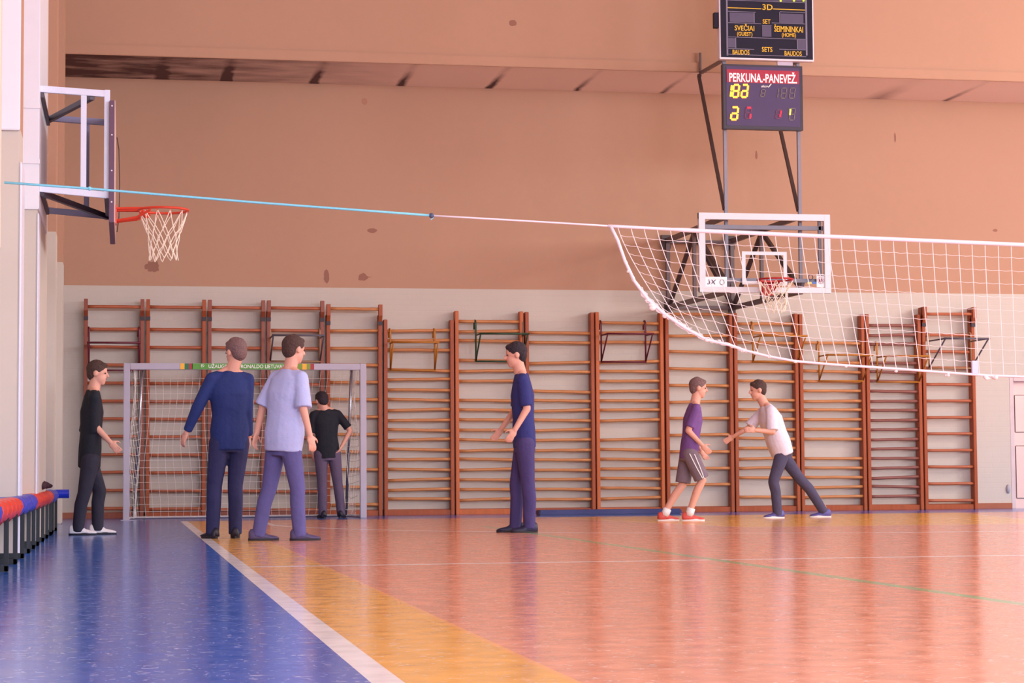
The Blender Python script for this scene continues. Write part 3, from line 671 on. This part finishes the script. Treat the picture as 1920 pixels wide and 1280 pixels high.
MB().tube([at(1438, 161, LQ-.004), at(1440.5, 163.5, LQ-.004), at(1446, 157, LQ-.004)], .007, 5).build('brand_tick', M_wtxt, f2)

# ------------------------------------------------------------------ near basket on the left wall
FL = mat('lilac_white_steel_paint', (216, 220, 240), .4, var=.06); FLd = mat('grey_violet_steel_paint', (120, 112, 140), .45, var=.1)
hb = thing('basketball_hoop', 'near basketball hoop seen from the side, bolted to the left wall', 'basketball hoop', (-.15, -10, 3))
YN, YFr = -10.78, -9.25                                    # near and far side frames
XW, XB = -.765, -.17
ZN1, ZN0 = 4.03, 3.12
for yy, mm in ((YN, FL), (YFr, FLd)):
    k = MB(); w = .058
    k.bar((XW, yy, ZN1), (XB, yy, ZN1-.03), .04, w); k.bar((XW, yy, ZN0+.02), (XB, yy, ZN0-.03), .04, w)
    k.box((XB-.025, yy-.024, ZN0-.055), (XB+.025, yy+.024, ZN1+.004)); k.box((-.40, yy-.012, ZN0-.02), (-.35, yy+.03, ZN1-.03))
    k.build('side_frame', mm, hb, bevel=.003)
FLx = mat('dark_grey_violet_steel', (84, 74, 84), .5)
for (p, q) in (((XW+.02, YN, ZN1-.05), (XW+.02, YFr, ZN1-.05)), ((XB, YN, ZN1-.02), (XB, YFr, ZN1-.02)), ((XW+.02, YN, ZN0), (XW+.02, YFr, ZN0)), ((XB, YN, ZN0-.02), (XB, YFr, ZN0-.02)),
               ((XW+.03, YFr, ZN1-.02), (-.3, YN, ZN1-.06)), ((XW+.03, YN, ZN0-.02), (XB, YFr, ZN0-.04))):
    MB().bar(p, q, .045, .05).build('cross_brace', FLx, hb, bevel=.003)
MB().box((-.93, YN-.2, 2.93), (-.752, YFr+.2, ZC-.01)).build('mounting_board', M_white_paint, hb, bevel=.006)
for z in (3.82, 3.33): MB().box((-.935, YN-.215, z), (-.745, YN-.19, z+.04)).build('strap', M_white_paint, hb)
MB().box((-.15, -10.86, 2.84), (-.105, -9.06, 3.93)).build('backboard', mat('violet_brown_board_edge', (96, 62, 88), .5, var=.1), hb, bevel=.003)
MB().box((-.105, -10.86, 2.84), (-.098, -9.06, 3.93)).build('board_face', mat('peeling_board_face', (200, 170, 165), .5), hb)
for z in (3.88, 3.62, 3.3, 3.02): MB().ball((-.128, -10.864, z), .008, 8, 6).build('bolt', M_wrim, hb)
wire = [(-.09, -9.1, 3.88), (-.07, -9.15, 3.75), (-.062, -9.2, 3.4), (-.066, -9.2, 3.1), (-.085, -9.15, 2.95)]
MB().tube(wire, .006, 6).build('cable', FSd, hb)
LC = Vector((.345, -9.94, 3.07))
hoop_ring(hb, LC, (1, 0, 0), M_rimo, .012)
m_ = MB(); m_.box((-.098, -10.03, 2.93), (-.085, -9.85, 3.10))
for s_ in (-1, 1):
    m_.tube([(-.09, -9.94+s_*.08, 3.07), (.16, -9.94+s_*.10, 3.075)], .012, 8)
    m_.tube([(-.09, -9.94+s_*.05, 2.96), (.10, -9.94+s_*.09, 2.99), (.22, -9.94+s_*.19, 3.05)], .012, 8)
m_.tube([(.13, -9.94+.10, 3.03), (.2, -9.94, 3.0), (.13, -9.84-.2, 3.03)], .01, 8)
m_.build('rim_bracket', M_rimo, hb)
basket_net(hb, LC, 0, .45, 3, (-.0, 0))

# ------------------------------------------------------------------ volleyball net and its ropes
E0 = at(8, 342, -15.7); NY = -15.7
def npt(x, y): return at(x, y, NY)
vn = thing('volleyball_net', 'white volleyball net sagging across the right side on a cyan and white rope', 'net', (5, NY, 2))
M_cy = mat('cyan_rope', (120, 196, 222), .6, var=.1, scale=40); M_wr = mat('white_rope', (224, 210, 222), .6, var=.05)
M_nc = mat('net_cord_white', (226, 212, 214), .7, var=.02)
def ropeline(xs, f): return [npt(x, f(x)) for x in xs]
def topy(x):
    K = [(8, 342), (168, 353.5), (480, 379.5), (809, 404), (1000, 415), (1150, 424), (1300, 432), (1500, 441), (1700, 449.5), (1920, 459), (2100, 466)]
    for (a, b), (c, d) in zip(K, K[1:]):
        if x <= c: return b+(d-b)*(x-a)/(c-a)
    return K[-1][1]
MB().tube(ropeline([8, 100, 168, 300, 480, 650, 809], topy), .008, 8).build('cyan_rope', M_cy, vn, smooth=True)
MB().tube(ropeline([809, 900, 1000, 1080, 1150], topy), .0065, 8).build('white_rope', M_wr, vn, smooth=True)
for x, m in ((168, M_cy), (809, mat('dark_knot', (70, 80, 110), .6)), ):
    MB().ball(npt(x, topy(x)), .018 if x > 500 else .014).build('knot', m, vn, smooth=True)
mb = MB().tube([npt(809, 404), npt(812, 408), npt(808, 412)], .004, 5); mb.build('rope_end', M_cy, vn)
MB().tube(ropeline([1140+20*k for k in range(48)], topy), [.011+.004*(k > 6) for k in range(48)], 10).build('top_tape', M_wr, vn, smooth=True)
BOT = [(1145, 424), (1158, 450), (1172, 490), (1190, 528), (1215, 562), (1247, 590), (1290, 618), (1325, 637), (1369, 647), (1393, 656), (1442, 668), (1492, 677), (1560, 683), (1620, 687), (1700, 692.5), (1800, 700), (1860, 704), (1920, 706), (2100, 712)]
def boty(x):
    for (a, b), (c, d) in zip(BOT, BOT[1:]):
        if x <= c: return b+(d-b)*(x-a)/(c-a)
    return BOT[-1][1]
rn = random.Random(4)
MB().tube([npt(*p) for p in BOT], [.012]*7+[.009]*12, 8).build('bottom_rope', M_wr, vn, smooth=True)
bun = MB()
for s_ in range(7):                                          # gathered mesh along the slack edge
    pts = []
    for k in range(60):
        x = 1146+(1420-1146)*k/59; w = min(1, k/14)*(1 if x < 1340 else .5)
        pts.append(npt(x+rn.uniform(-1, 1)*4*w-2*w*math.sin(s_), boty(x)+rn.uniform(-1, 1)*3.2*w-3*w*math.cos(s_*2.1)))
    bun.tube(pts, .0035, 4)
bun.build('gathered_mesh', M_nc, vn)
for (x, y, r) in ((1222, 574, .026), (1213, 564, .014), (1247, 592, .02), (1283, 612, .013), (1325, 636, .017), (1347, 640, .014), (1393, 657, .016), (1442, 669, .016), (1492, 678, .015), (1586, 686, .012), (1680, 695, .013), (1776, 702, .016), (1850, 709, .02), (1865, 708, .022), (1158, 452, .012), (1178, 508, .012)):
    mb = MB(); P = npt(x, y)
    for k in range(3): mb.ball(P+Vector((rn.uniform(-.4, .4)*r, rn.uniform(-.4, .4)*r, rn.uniform(-.4, .4)*r)), (r*rn.uniform(.6, 1.1), r*.7, r*rn.uniform(.5, .9)), 8, 6)
    mb.build('knot', M_nc, vn, smooth=True)
MB().box(tuple(npt(1822, 702)+Vector((0, -.01, 0))), tuple(npt(1833, 676)+Vector((0, .01, 0)))).build('antenna_sleeve', mat('pale_violet_vinyl', (200, 190, 226), .4), vn, bevel=.004)
xt = [1158+24.6*k for k in range(34)]
def xbot(x):
    t = (x-1150)/770; return x+(88*(1-t)**1.3+8 if t < 1 else 8)
def cord(x, v):
    xb = xbot(x); yt, yb = topy(x), boty(xb); v_ = v
    return x+(xb-x)*(v_**1.25), yt+(yb-yt)*v_
net = MB()
for i, x in enumerate(xt):
    net.tube([npt(*cord(x, k/14)) for k in range(15)], .0028, 5)
rows = 10
for j in range(1, rows):
    v = j/rows; pts = []
    for i, x in enumerate(xt):
        a = cord(x, v); pts.append(npt(a[0], a[1]))
        if i < len(xt)-1:
            b = cord(xt[i+1], v); pts.append(npt((a[0]+b[0])/2, (a[1]+b[1])/2+1.3))
    net.tube(pts, .0017, 4)
net.build('netting', M_nc, vn)
tag(MB().box((-1.1, -15.9, 2.07), (-.80, -15.7, 4.4)).build('net_anchor_board', mat('cream_board', (226, 214, 200), .5, var=.04), bevel=.01),
    'cream board high on the left wall where the net rope is tied', 'board')

# ------------------------------------------------------------------ bench seats
S_red = mat('red_plastic', (216, 42, 26), .28, var=.05, spec=.5); S_blu = mat('blue_plastic', (30, 52, 190), .28, var=.05, spec=.5); S_blk = mat('black_steel', (22, 26, 34), .45)
def seat_bm(y, ang=0):
    mb = MB(); prof = []                      # cross-section in x (wall to front) and z, swept along y
    top = [(-1.08, .50), (-1.03, .455), (-.96, .438), (-.86, .440), (-.78, .448), (-.735, .440), (-.708, .415), (-.70, .385), (-.71, .352), (-.725, .335)]
    n = 9; rr = []
    for k in range(n):
        t = k/(n-1); e = abs(2*t-1); ins = .012*(e**4); yy = y+.235*(2*t-1); lift = .012*e**3
        up = [(x-(ins if x > -.8 else 0), z+lift-(.028 if e > .99 else 0)) for x, z in top]
        lo = [(x+(-.018 if x > -.74 else .0), z-.022) for x, z in reversed(up)]
        rr.append([Vector((a, yy, b)) for a, b in up+lo])
    return mb.rings(rr)
def bench(seats, m, label, legs):
    root = thing('bench', label, 'bench', (-.85, sum(seats)/len(seats), 0), 'plastic seat benches along the left wall')
    for y in seats: seat_bm(y).build('seat', m, root, smooth=True)
    MB().box((-1.0, seats[0]-.22, .355), (-.95, seats[-1]+.22, .40)).box((-.84, seats[0]-.22, .355), (-.79, seats[-1]+.22, .40)).build('seat_rail', S_blk, root)
    for y in legs:
        MB().box((-.750, y-.02, 0), (-.720, y+.02, .36)).box((-1.08, y-.02, .33), (-.750, y+.02, .37)).box((-1.08, y-.02, 0), (-1.05, y+.02, .37)).box((-1.08, y-.02, 0), (-.720, y+.02, .04)).build('leg_frame', S_blk, root, bevel=.004)
Y0 = -16.55
bench([Y0-.5*k for k in (4, 3, 2, 1)][::1], S_blu, 'blue plastic bench nearest the camera, cut off by the left edge', [Y0-1.5])
bench([Y0+.5*k for k in range(5)], S_red, 'red plastic bench nearest the camera, against the left wall', [-15.95, -14.85])
bench([Y0+2.5+.5*k for k in range(5)], S_blu, 'blue plastic bench between the two red benches on the left', [-13.86, -12.85, -11.95])
bench([Y0+5+.5*k for k in range(8)], S_red, 'red plastic bench farther along the left wall, dark jacket on it', [-11.1, -10.0, -9.0, -8.0])
bench([Y0+9+.5*k for k in range(3)], S_blu, 'blue plastic bench farthest from the camera on the left wall', [-7.4, -6.35])
mb = MB().tube([(-1.0, -6.15, .40), (-.60, -6.15, .40)], .048, 16); o = mb.build('rolled_mat', S_blu, smooth=False)
tag(o, 'short blue roll sticking out past the end of the farthest blue bench', 'roll'); 
# dark jacket heaped on the seats
mb = MB(); rj = random.Random(3)
for k in range(14): mb.ball((-.86+rj.uniform(-.09, .1), -8.75+rj.uniform(-.75, .75), .495+rj.uniform(0, .025)), (rj.uniform(.05, .09), rj.uniform(.15, .25), rj.uniform(.025, .045)), 10, 8)
o = mb.build('jacket', mat('dark_plum_cloth', (56, 30, 44), .8, var=.2, bump=.3), smooth=True)
md = o.modifiers.new('remesh', 'REMESH'); md.mode = 'VOXEL'; md.voxel_size = .015; o.modifiers.new('s', 'SMOOTH').iterations = 3
tag(o, 'dark plum jacket heaped on the farther red bench', 'jacket')

# ------------------------------------------------------------------ people
def solid(mb, name, m, parent, voxel, it=4, mods=None):
    """fuse overlapping volumes into one continuous surface"""
    me = bpy.data.meshes.new('tmp'); me.from_pydata([tuple(v) for v in mb.v], [], mb.f)
    bm = bmesh.new(); bm.from_mesh(me); bmesh.ops.recalc_face_normals(bm, faces=bm.faces); bm.to_mesh(me); bm.free()
    t = bpy.data.objects.new('tmp', me); COL.objects.link(t)
    r = t.modifiers.new('r', 'REMESH'); r.mode = 'VOXEL'; r.voxel_size = voxel
    s = t.modifiers.new('s', 'SMOOTH'); s.factor = .5; s.iterations = it
    dg = bpy.context.evaluated_depsgraph_get(); out = bpy.data.meshes.new_from_object(t.evaluated_get(dg))
    bpy.data.objects.remove(t); out.name = name
    for p in out.polygons: p.use_smooth = True
    out.materials.clear(); out.materials.append(m)
    o = bpy.data.objects.new(name, out); COL.objects.link(o)
    if parent is not None: o.parent = parent; o.matrix_parent_inverse = parent.matrix_world.inverted()
    return o
def lerp(a, b, t): return a+(b-a)*t
def loft(mb, secs, side, front, n=20):
    rr = []
    for (c, w, d) in secs:
        rr.append([c+side*math.copysign(abs(math.cos(2*PI*j/n))**.85, math.cos(2*PI*j/n))*w+front*math.sin(2*PI*j/n)*d for j in range(n)])
    mb.rings(rr)
def hand(mb, w, d, palm, sgn, curl=.5):
    """palm and five separate fingers from wrist w along d; palm = direction the palm faces"""
    d = d.normalized(); palm = (palm-d*palm.dot(d)).normalized(); s = d.cross(palm).normalized()*sgn
    B = (s, palm, d)
    mb.ball(w+d*.05, (.040, .016, .055), 12, 8, B)
    for k, L in enumerate((.070, .078, .072, .058)):
        base = w+d*.088+s*(.030-.020*k); d1 = (d+palm*curl*.5+s*(.06-.05*k)).normalized(); d2 = (d+palm*curl*1.3).normalized(); d3 = (d*.7+palm*curl*2).normalized()
        p1 = base+d1*L*.45; p2 = p1+d2*L*.32; p3 = p2+d3*L*.23
        mb.capsule(base, p1, .0088, .0084, n=8); mb.capsule(p1, p2, .0084, .0078, n=8); mb.capsule(p2, p3, .0078, .0068, n=8)
    tb = w+d*.03+s*.032; t1 = tb+(d*.7+s*.8+palm*.3).normalized()*.038; t2 = t1+(d+s*.25+palm*.5).normalized()*.03
    mb.capsule(tb, t1, .012, .010, n=8); mb.capsule(t1, t2, .010, .008, n=8)
SKIN = mat('skin', (214, 158, 140), .55, var=.06, scale=8)
def shoe(root, ank, dirv, m, msole):
    d = Vector((dirv[0], dirv[1], 0)).normalized(); s = Vector((-d.y, d.x, 0)); a = Vector((ank.x, ank.y, 0))
    up = Vector((0, 0, 1)); secs = [(-.085, .028, .085), (-.07, .040, .105), (-.02, .046, .115), (.03, .045, .10), (.08, .042, .060), (.13, .045, .048), (.17, .038, .038), (.188, .02, .026)]
    mb = MB(); rr = []
    for (t, w, h) in secs: rr.append([a+d*t+s*math.cos(2*PI*j/14)*w+up*(.022+(h-.022)*max(0, math.sin(2*PI*j/14)) - .004*(math.sin(2*PI*j/14) < 0)) for j in range(14)])
    mb.rings(rr); o = mb.build('shoe', m, root, smooth=True)
    mb = MB(); rr = []
    for z, g in ((0, .97), (.012, 1.03), (.024, 1)):
        rr.append([a+d*(.05+math.cos(q)*.142)+s*math.sin(q)*.044*g*(1+.1*math.cos(q))+up*z for q in [2*PI*j/20 for j in range(20)]])
    mb.rings(rr); mb.build('sole', msole, o)
def person(label, Y0, yaw, neck, pelvis, head, hyaw, arms, legs, mtop, mleg, mshoe, msole, mhair, H=1.76, sleeve=.45, longs=False, shorts=False, loose=0, stripes=None, haircap=False, sock=None, back_hand=1, tilt=0, shirt_drop=.08):
    k = H/1.76; a = math.radians(yaw); front = Vector((math.cos(a), math.sin(a), 0)); left = Vector((-math.sin(a), math.cos(a), 0)); up = Vector((0, 0, 1))
    J = lambda p: at(p[0], p[1], Y0+(p[2] if len(p) > 2 else 0))
    nk, pv, hd = J(neck), J(pelvis), J(head)
    root = thing('person', label, 'person', (pv.x, pv.y, 0))
    spine = (nk-pv).normalized(); fr = (front-spine*front.dot(spine)).normalized(); lf = spine.cross(fr)*1.0
    if lf.dot(left) < 0: lf = -lf
    L = (nk-pv).length
    shd = {'l': nk+lf*.168*k-spine*.052*k, 'r': nk-lf*.168*k-spine*.052*k}
    hip = {'l': pv+lf*.092*k-spine*.02, 'r': pv-lf*.092*k-spine*.02}
    # keep limb lengths human: px targets set the directions
    def limb(p0, tgt, ln):
        v = tgt-p0; return p0+v.normalized()*ln
    A = {}; Lg = {}
    for s in 'lr':
        el = limb(shd[s], J(arms[s][0]), .29*k); wr = limb(el, J(arms[s][1]), .25*k); A[s] = (el, wr)
        kn = J(legs[s][0]); an = J(legs[s][1]); an.z = legs[s][3] if len(legs[s]) > 3 else .09; Lg[s] = (kn, an)
    body = MB()
    loft(body, [(pv-spine*.10, .11*k, .075*k), (pv, .145*k, .095*k), (lerp(pv, nk, .35), .125*k, .085*k), (lerp(pv, nk, .7), .155*k, .10*k), (lerp(pv, nk, .9), .15*k, .075*k), (nk+spine*.01, .06*k, .055*k)], lf, fr)
    ha = math.radians(hyaw); hf = Vector((math.cos(ha), math.sin(ha), -.12+tilt)).normalized(); hl = up.cross(hf).normalized(); hu = hf.cross(hl); B = (hl, hf, hu)
    body.capsule(nk-spine*.03, hd-hu*.05*k-hf*.012, .066*k, .058*k)
    for s in 'lr': body.capsule(nk+spine*.035*k, lerp(nk, shd[s], .75)+spine*.01, .045*k, .045*k)
    body.ball(hd+hu*.025*k-hf*.012, (.082*k, .103*k, .099*k), 20, 14, B)
    body.ball(hd-hu*.045*k+hf*.018, (.063*k, .076*k, .080*k), 18, 12, B)
    body.ball(hd-hu*.095*k+hf*.055*k, (.032*k, .030*k, .028*k), 12, 8, B)          # chin
    body.capsule(hd+hu*.012*k+hf*.086*k, hd-hu*.024*k+hf*.108*k, .010, .015)       # nose
    body.ball(hd+hu*.022*k+hf*.074*k, (.048*k, .016*k, .012*k), 12, 8, B)         # brow
    body.ball(hd-hu*.052*k+hf*.080*k, (.024*k, .014*k, .012*k), 10, 8, B)         # lips
    for sg in (-1, 1): body.ball(hd+hl*sg*.084*k-hf*.008-hu*.008, (.012, .022, .034), 10, 8, B)
    for s in 'lr':
        el, wr = A[s]; sg = 1 if s == 'l' else -1
        body.capsule(shd[s], el, .048*k, .038*k); body.capsule(el, wr, .038*k, .026*k)
        inw = (-lf*sg+fr*.3*back_hand)
        hand(body, wr-(wr-el).normalized()*.01, wr-el, inw, -sg, .55)
        kn, an = Lg[s]
        body.capsule(hip[s], kn, .078*k, .052*k); body.capsule(kn, lerp(kn, an, .35)-fr*.012, .050*k, .052*k); body.capsule(lerp(kn, an, .35)-fr*.012, an, .052*k, .036*k)
        body.capsule(an, an+Vector((legs[s][2][0], legs[s][2][1], 0)).normalized()*.04+Vector((0, 0, -.05)), .034, .024)
    bo = solid(body, 'body', SKIN, root, .0075, 3)
    # eyes, mouth
    for sg in (-1, 1): MB().ball(hd+hl*sg*.032*k+hu*.004*k+hf*.084*k, (.013, .008, .007), 8, 6, B).build('eye', mat('eye_dark', (48, 36, 34), .3), bo, smooth=True)
    MB().ball(hd-hu*.052*k+hf*.093*k, (.020, .004, .005), 8, 6, B).build('mouth', mat('lip', (160, 88, 84), .5), bo, smooth=True)
    # hair
    hm = MB(); hm.ball(hd+hu*.040*k-hf*.022, (.091*k, .108*k, .094*k), 20, 14, B); hm.ball(hd+hu*.000*k-hf*.055*k, (.080*k, .066*k, .090*k), 16, 12, B)
    hm.ball(hd+hu*.085*k+hf*.045*k, (.06*k, .045*k, .03*k), 14, 10, B)
    rh = random.Random(int(neck[0]))
    for q in range(26):
        th = rh.uniform(0, 2*PI); ph = rh.uniform(.05, 1.0)
        dv = (hl*math.cos(th)*math.sin(ph)+hf*math.sin(th)*math.sin(ph)+hu*math.cos(ph)); c0 = hd+hu*.04*k-hf*.022+dv*.086*k
        hm.ball(c0, (.022, .022, .014), 8, 6, (dv.cross(hu+Vector((.01, .02, 0))).normalized(), dv.cross(dv.cross(hu+Vector((.01, .02, 0)))).normalized(), dv))
    solid(hm, 'hair', mhair, root, .009, 2)
    # top
    t = MB(); e = .018+loose; n0 = len(t.v)
    loft(t, [(pv-spine*shirt_drop, (.155+loose)*k, (.115+loose*.6)*k), (lerp(pv, nk, .15), .150*k+e, .098*k+e), (lerp(pv, nk, .38), .132*k+e, .090*k+e), (lerp(pv, nk, .7), .160*k+e, .105*k+e*.8), (lerp(pv, nk, .9), .158*k+e*.6, .082*k+e*.5), (nk+spine*.022, .070*k, .068*k)], lf, fr)
    for s in 'lr': t.capsule(nk+spine*.0*k, lerp(nk, shd[s], .85), .052*k, .060*k)
    for s in 'lr':
        el, wr = A[s]; sp = shd[s]
        t.ball(sp-spine*.008, (.062*k, .062*k, .062*k), 14, 10)
        if longs:
            t.capsule(sp, el, .060*k+loose*.2, .052*k+loose*.4); t.capsule(el, lerp(el, wr, .93), .052*k+loose*.4, .038*k+loose*.2, (False, True))
        elif sleeve <= 1: t.capsule(sp, lerp(sp, el, sleeve*1.35), .060*k+loose*.1, .060*k+loose*.6, (False, True))
        else: t.capsule(sp, el, .062*k, .054*k); t.capsule(el, lerp(el, wr, sleeve-1), .054*k, .047*k, (False, True))
        # folds
    shirt = solid(t, 'shirt', mtop, root, .011, 3)
    # trousers
    g = MB(); loft(g, [(pv-spine*.11, .13*k, .105*k), (pv-spine*.02, .158*k, .112*k), (pv+spine*.05, .15*k, .105*k)], lf, fr)
    for s in 'lr':
        kn, an = Lg[s]
        if shorts:
            g.capsule(hip[s], lerp(hip[s], kn, .95), .100*k, .098*k, (False, True))
        else:
            md_ = lerp(kn, an, .35)-fr*.012; g.capsule(hip[s], kn, .098*k, .070*k); g.capsule(kn, md_, .070*k, .068*k); g.capsule(md_, an+Vector((0, 0, -.055)), .068*k, .060*k, (False, True))
    tr = solid(g, 'shorts' if shorts else 'trousers', mleg, root, .011, 3)
    if stripes:
        for s in 'lr':
            kn, an = Lg[s]; o_ = (-lf if s == 'r' else lf)
            for w_ in (-.03, .03):
                MB().tube([hip[s]+o_*.099*k+fr*w_, lerp(hip[s], kn, .5)+o_*.102*k+fr*w_*.8, lerp(hip[s], kn, .94)+o_*.102*k+fr*w_*.3], .006, 6).build('piping', stripes, tr)
    if sock:
        for s in 'lr':
            kn, an = Lg[s]; MB().capsule(lerp(kn, an, .84), an+Vector((0, 0, -.03)), .050, .050, (True, True)).build('sock', sock, root, smooth=True)
    for s in 'lr': shoe(root, Lg[s][1], legs[s][2], mshoe, msole)
    return root
def cl(n, c, r=.85, v=.15): return mat(n, c, r, var=v, scale=7, bump=.5)
WH, DK = mat('white_rubber', (230, 228, 232), .5), mat('dark_rubber', (40, 36, 44), .6)
HB, HD = mat('hair_brown', (74, 52, 48), .7, var=.3, scale=60, bump=.6), mat('hair_dark', (44, 34, 44), .7, var=.3, scale=60, bump=.6)
HG = mat('hair_grey_brown', (120, 92, 92), .7, var=.3, scale=60, bump=.6)
person('young man in black top and dark trousers with white shoes, standing by the left corner', -8.0, 8, (174, 735), (168, 858), (184, 699), -12,
       {'r': ((176, 800, -.12), (206, 828, -.16)), 'l': ((160, 800, .2), (170, 846, .22))},
       {'r': ((158, 925, -.10), (146, 990, -.06), (1, -.1)), 'l': ((187, 920, .10), (183, 990, .08), (1, .1))},
       cl('black_cloth', (26, 28, 40)), cl('charcoal_trousers', (40, 38, 54)), cl('white_shoe_leather', (225, 222, 228), .5, .05), DK, HB, H=1.72, sleeve=.95, shirt_drop=.10)
person('man in navy long-sleeved shirt and dark trousers seen from behind, left arm held out', -9.7, 104, (431, 700), (430, 826), (441, 660), 128,
       {'l': ((374, 757, -.05), (352, 806, .0)), 'r': ((463, 762, .02), (466, 812, .1))},
       {'l': ((402, 910), (398, 992), (-.5, 1)), 'r': ((441, 910), (441, 992), (.05, 1))},
       cl('navy_blue_shirt', (30, 46, 104)), cl('navy_trousers', (40, 42, 84)), cl('black_shoe_leather', (30, 28, 44), .5, .05), DK, HG, H=1.84, longs=True, loose=.012, shirt_drop=.09)
person('person in loose pale blue T-shirt and violet trousers striding right in front of the goal', -10.6, 38, (542, 697), (532, 832), (552, 655), 30,
       {'r': ((568, 758, -.2), (580, 812, -.25)), 'l': ((496, 755, .16), (482, 808, .16))},
       {'r': ((558, 915, -.05), (562, 1000, -.05), (1, .05)), 'l': ((505, 915, .1), (484, 995, .1), (1, .1))},
       cl('pale_blue_cloth', (176, 184, 232), v=.06), cl('violet_blue_trousers', (88, 84, 140)), cl('violet_grey_shoe', (76, 66, 104), .5), DK, HB, H=1.78, sleeve=.72, loose=.036, shirt_drop=.07)
person('goalkeeper in black T-shirt and grey-violet trousers standing inside the goal, seen from behind', -1.42, 92, (610, 770), (614, 848), (603, 752), 110,
       {'l': ((584, 806, .0), (586, 846, .05)), 'r': ((653, 802, -.02), (640, 838, -.05))},
       {'l': ((604, 905), (605, 956), (-.2, 1)), 'r': ((633, 905), (640, 956), (.3, 1))},
       cl('black_cloth', (26, 28, 40)), cl('grey_violet_trousers', (92, 78, 104)), cl('black_shoe_leather', (30, 28, 44), .5, .05), DK, HD, H=1.72, sleeve=.62, tilt=-.35)
person('man in navy T-shirt and violet trousers walking left in the middle of the hall', -9.0, 172, (978, 704), (983, 828), (966, 665), 176,
       {'l': ((990, 778, -.22), (956, 822, -.26)), 'r': ((964, 780, .2), (930, 818, .2))},
       {'l': ((990, 908, -.08), (992, 985, -.08), (-1, -.1)), 'r': ((968, 908, .08), (966, 985, .10), (-1, .1))},
       cl('navy_tshirt', (44, 48, 112)), cl('dark_violet_trousers', (66, 56, 108)), cl('dark_blue_shoe', (34, 34, 66), .5), DK, HD, H=1.77, sleeve=.68, shirt_drop=.06)
person('boy in purple T-shirt, grey shorts and red trainers walking right by the wall bars', -5.1, -4, (1302, 760), (1292, 848), (1310, 727), -10,
       {'r': ((1290, 808, -.15), (1320, 838, -.2)), 'l': ((1296, 806, .15), (1316, 846, .15))},
       {'r': ((1317, 900, -.1), (1292, 962, -.08), (1, -.05)), 'l': ((1280, 908, .1), (1246, 962, .1), (1, .1))},
       cl('purple_cloth', (112, 76, 140)), cl('grey_shorts', (120, 104, 118)), cl('red_orange_shoe', (206, 82, 76), .5, .08), WH, HG, H=1.70, sleeve=.62, shorts=True, stripes=WH, sock=WH)
person('person in loose white shirt and dark trousers leaning left below the glass backboard', -4.25, 178, (1436, 762), (1464, 842), (1420, 731), 180,
       {'l': ((1448, 800, -.22), (1412, 806, -.28)), 'r': ((1410, 795, .2), (1386, 812, .22))},
       {'l': ((1450, 903, -.08), (1458, 958, -.06), (-1, -.05)), 'r': ((1500, 898, .1), (1545, 952, .15), (-1, .1), .12)},
       cl('white_cloth', (222, 214, 232), v=.05), cl('slate_trousers', (74, 70, 98)), cl('violet_blue_shoe', (84, 80, 150), .5), WH, HB, H=1.72, sleeve=.7, loose=.035)
bpy.context.view_layer.update()
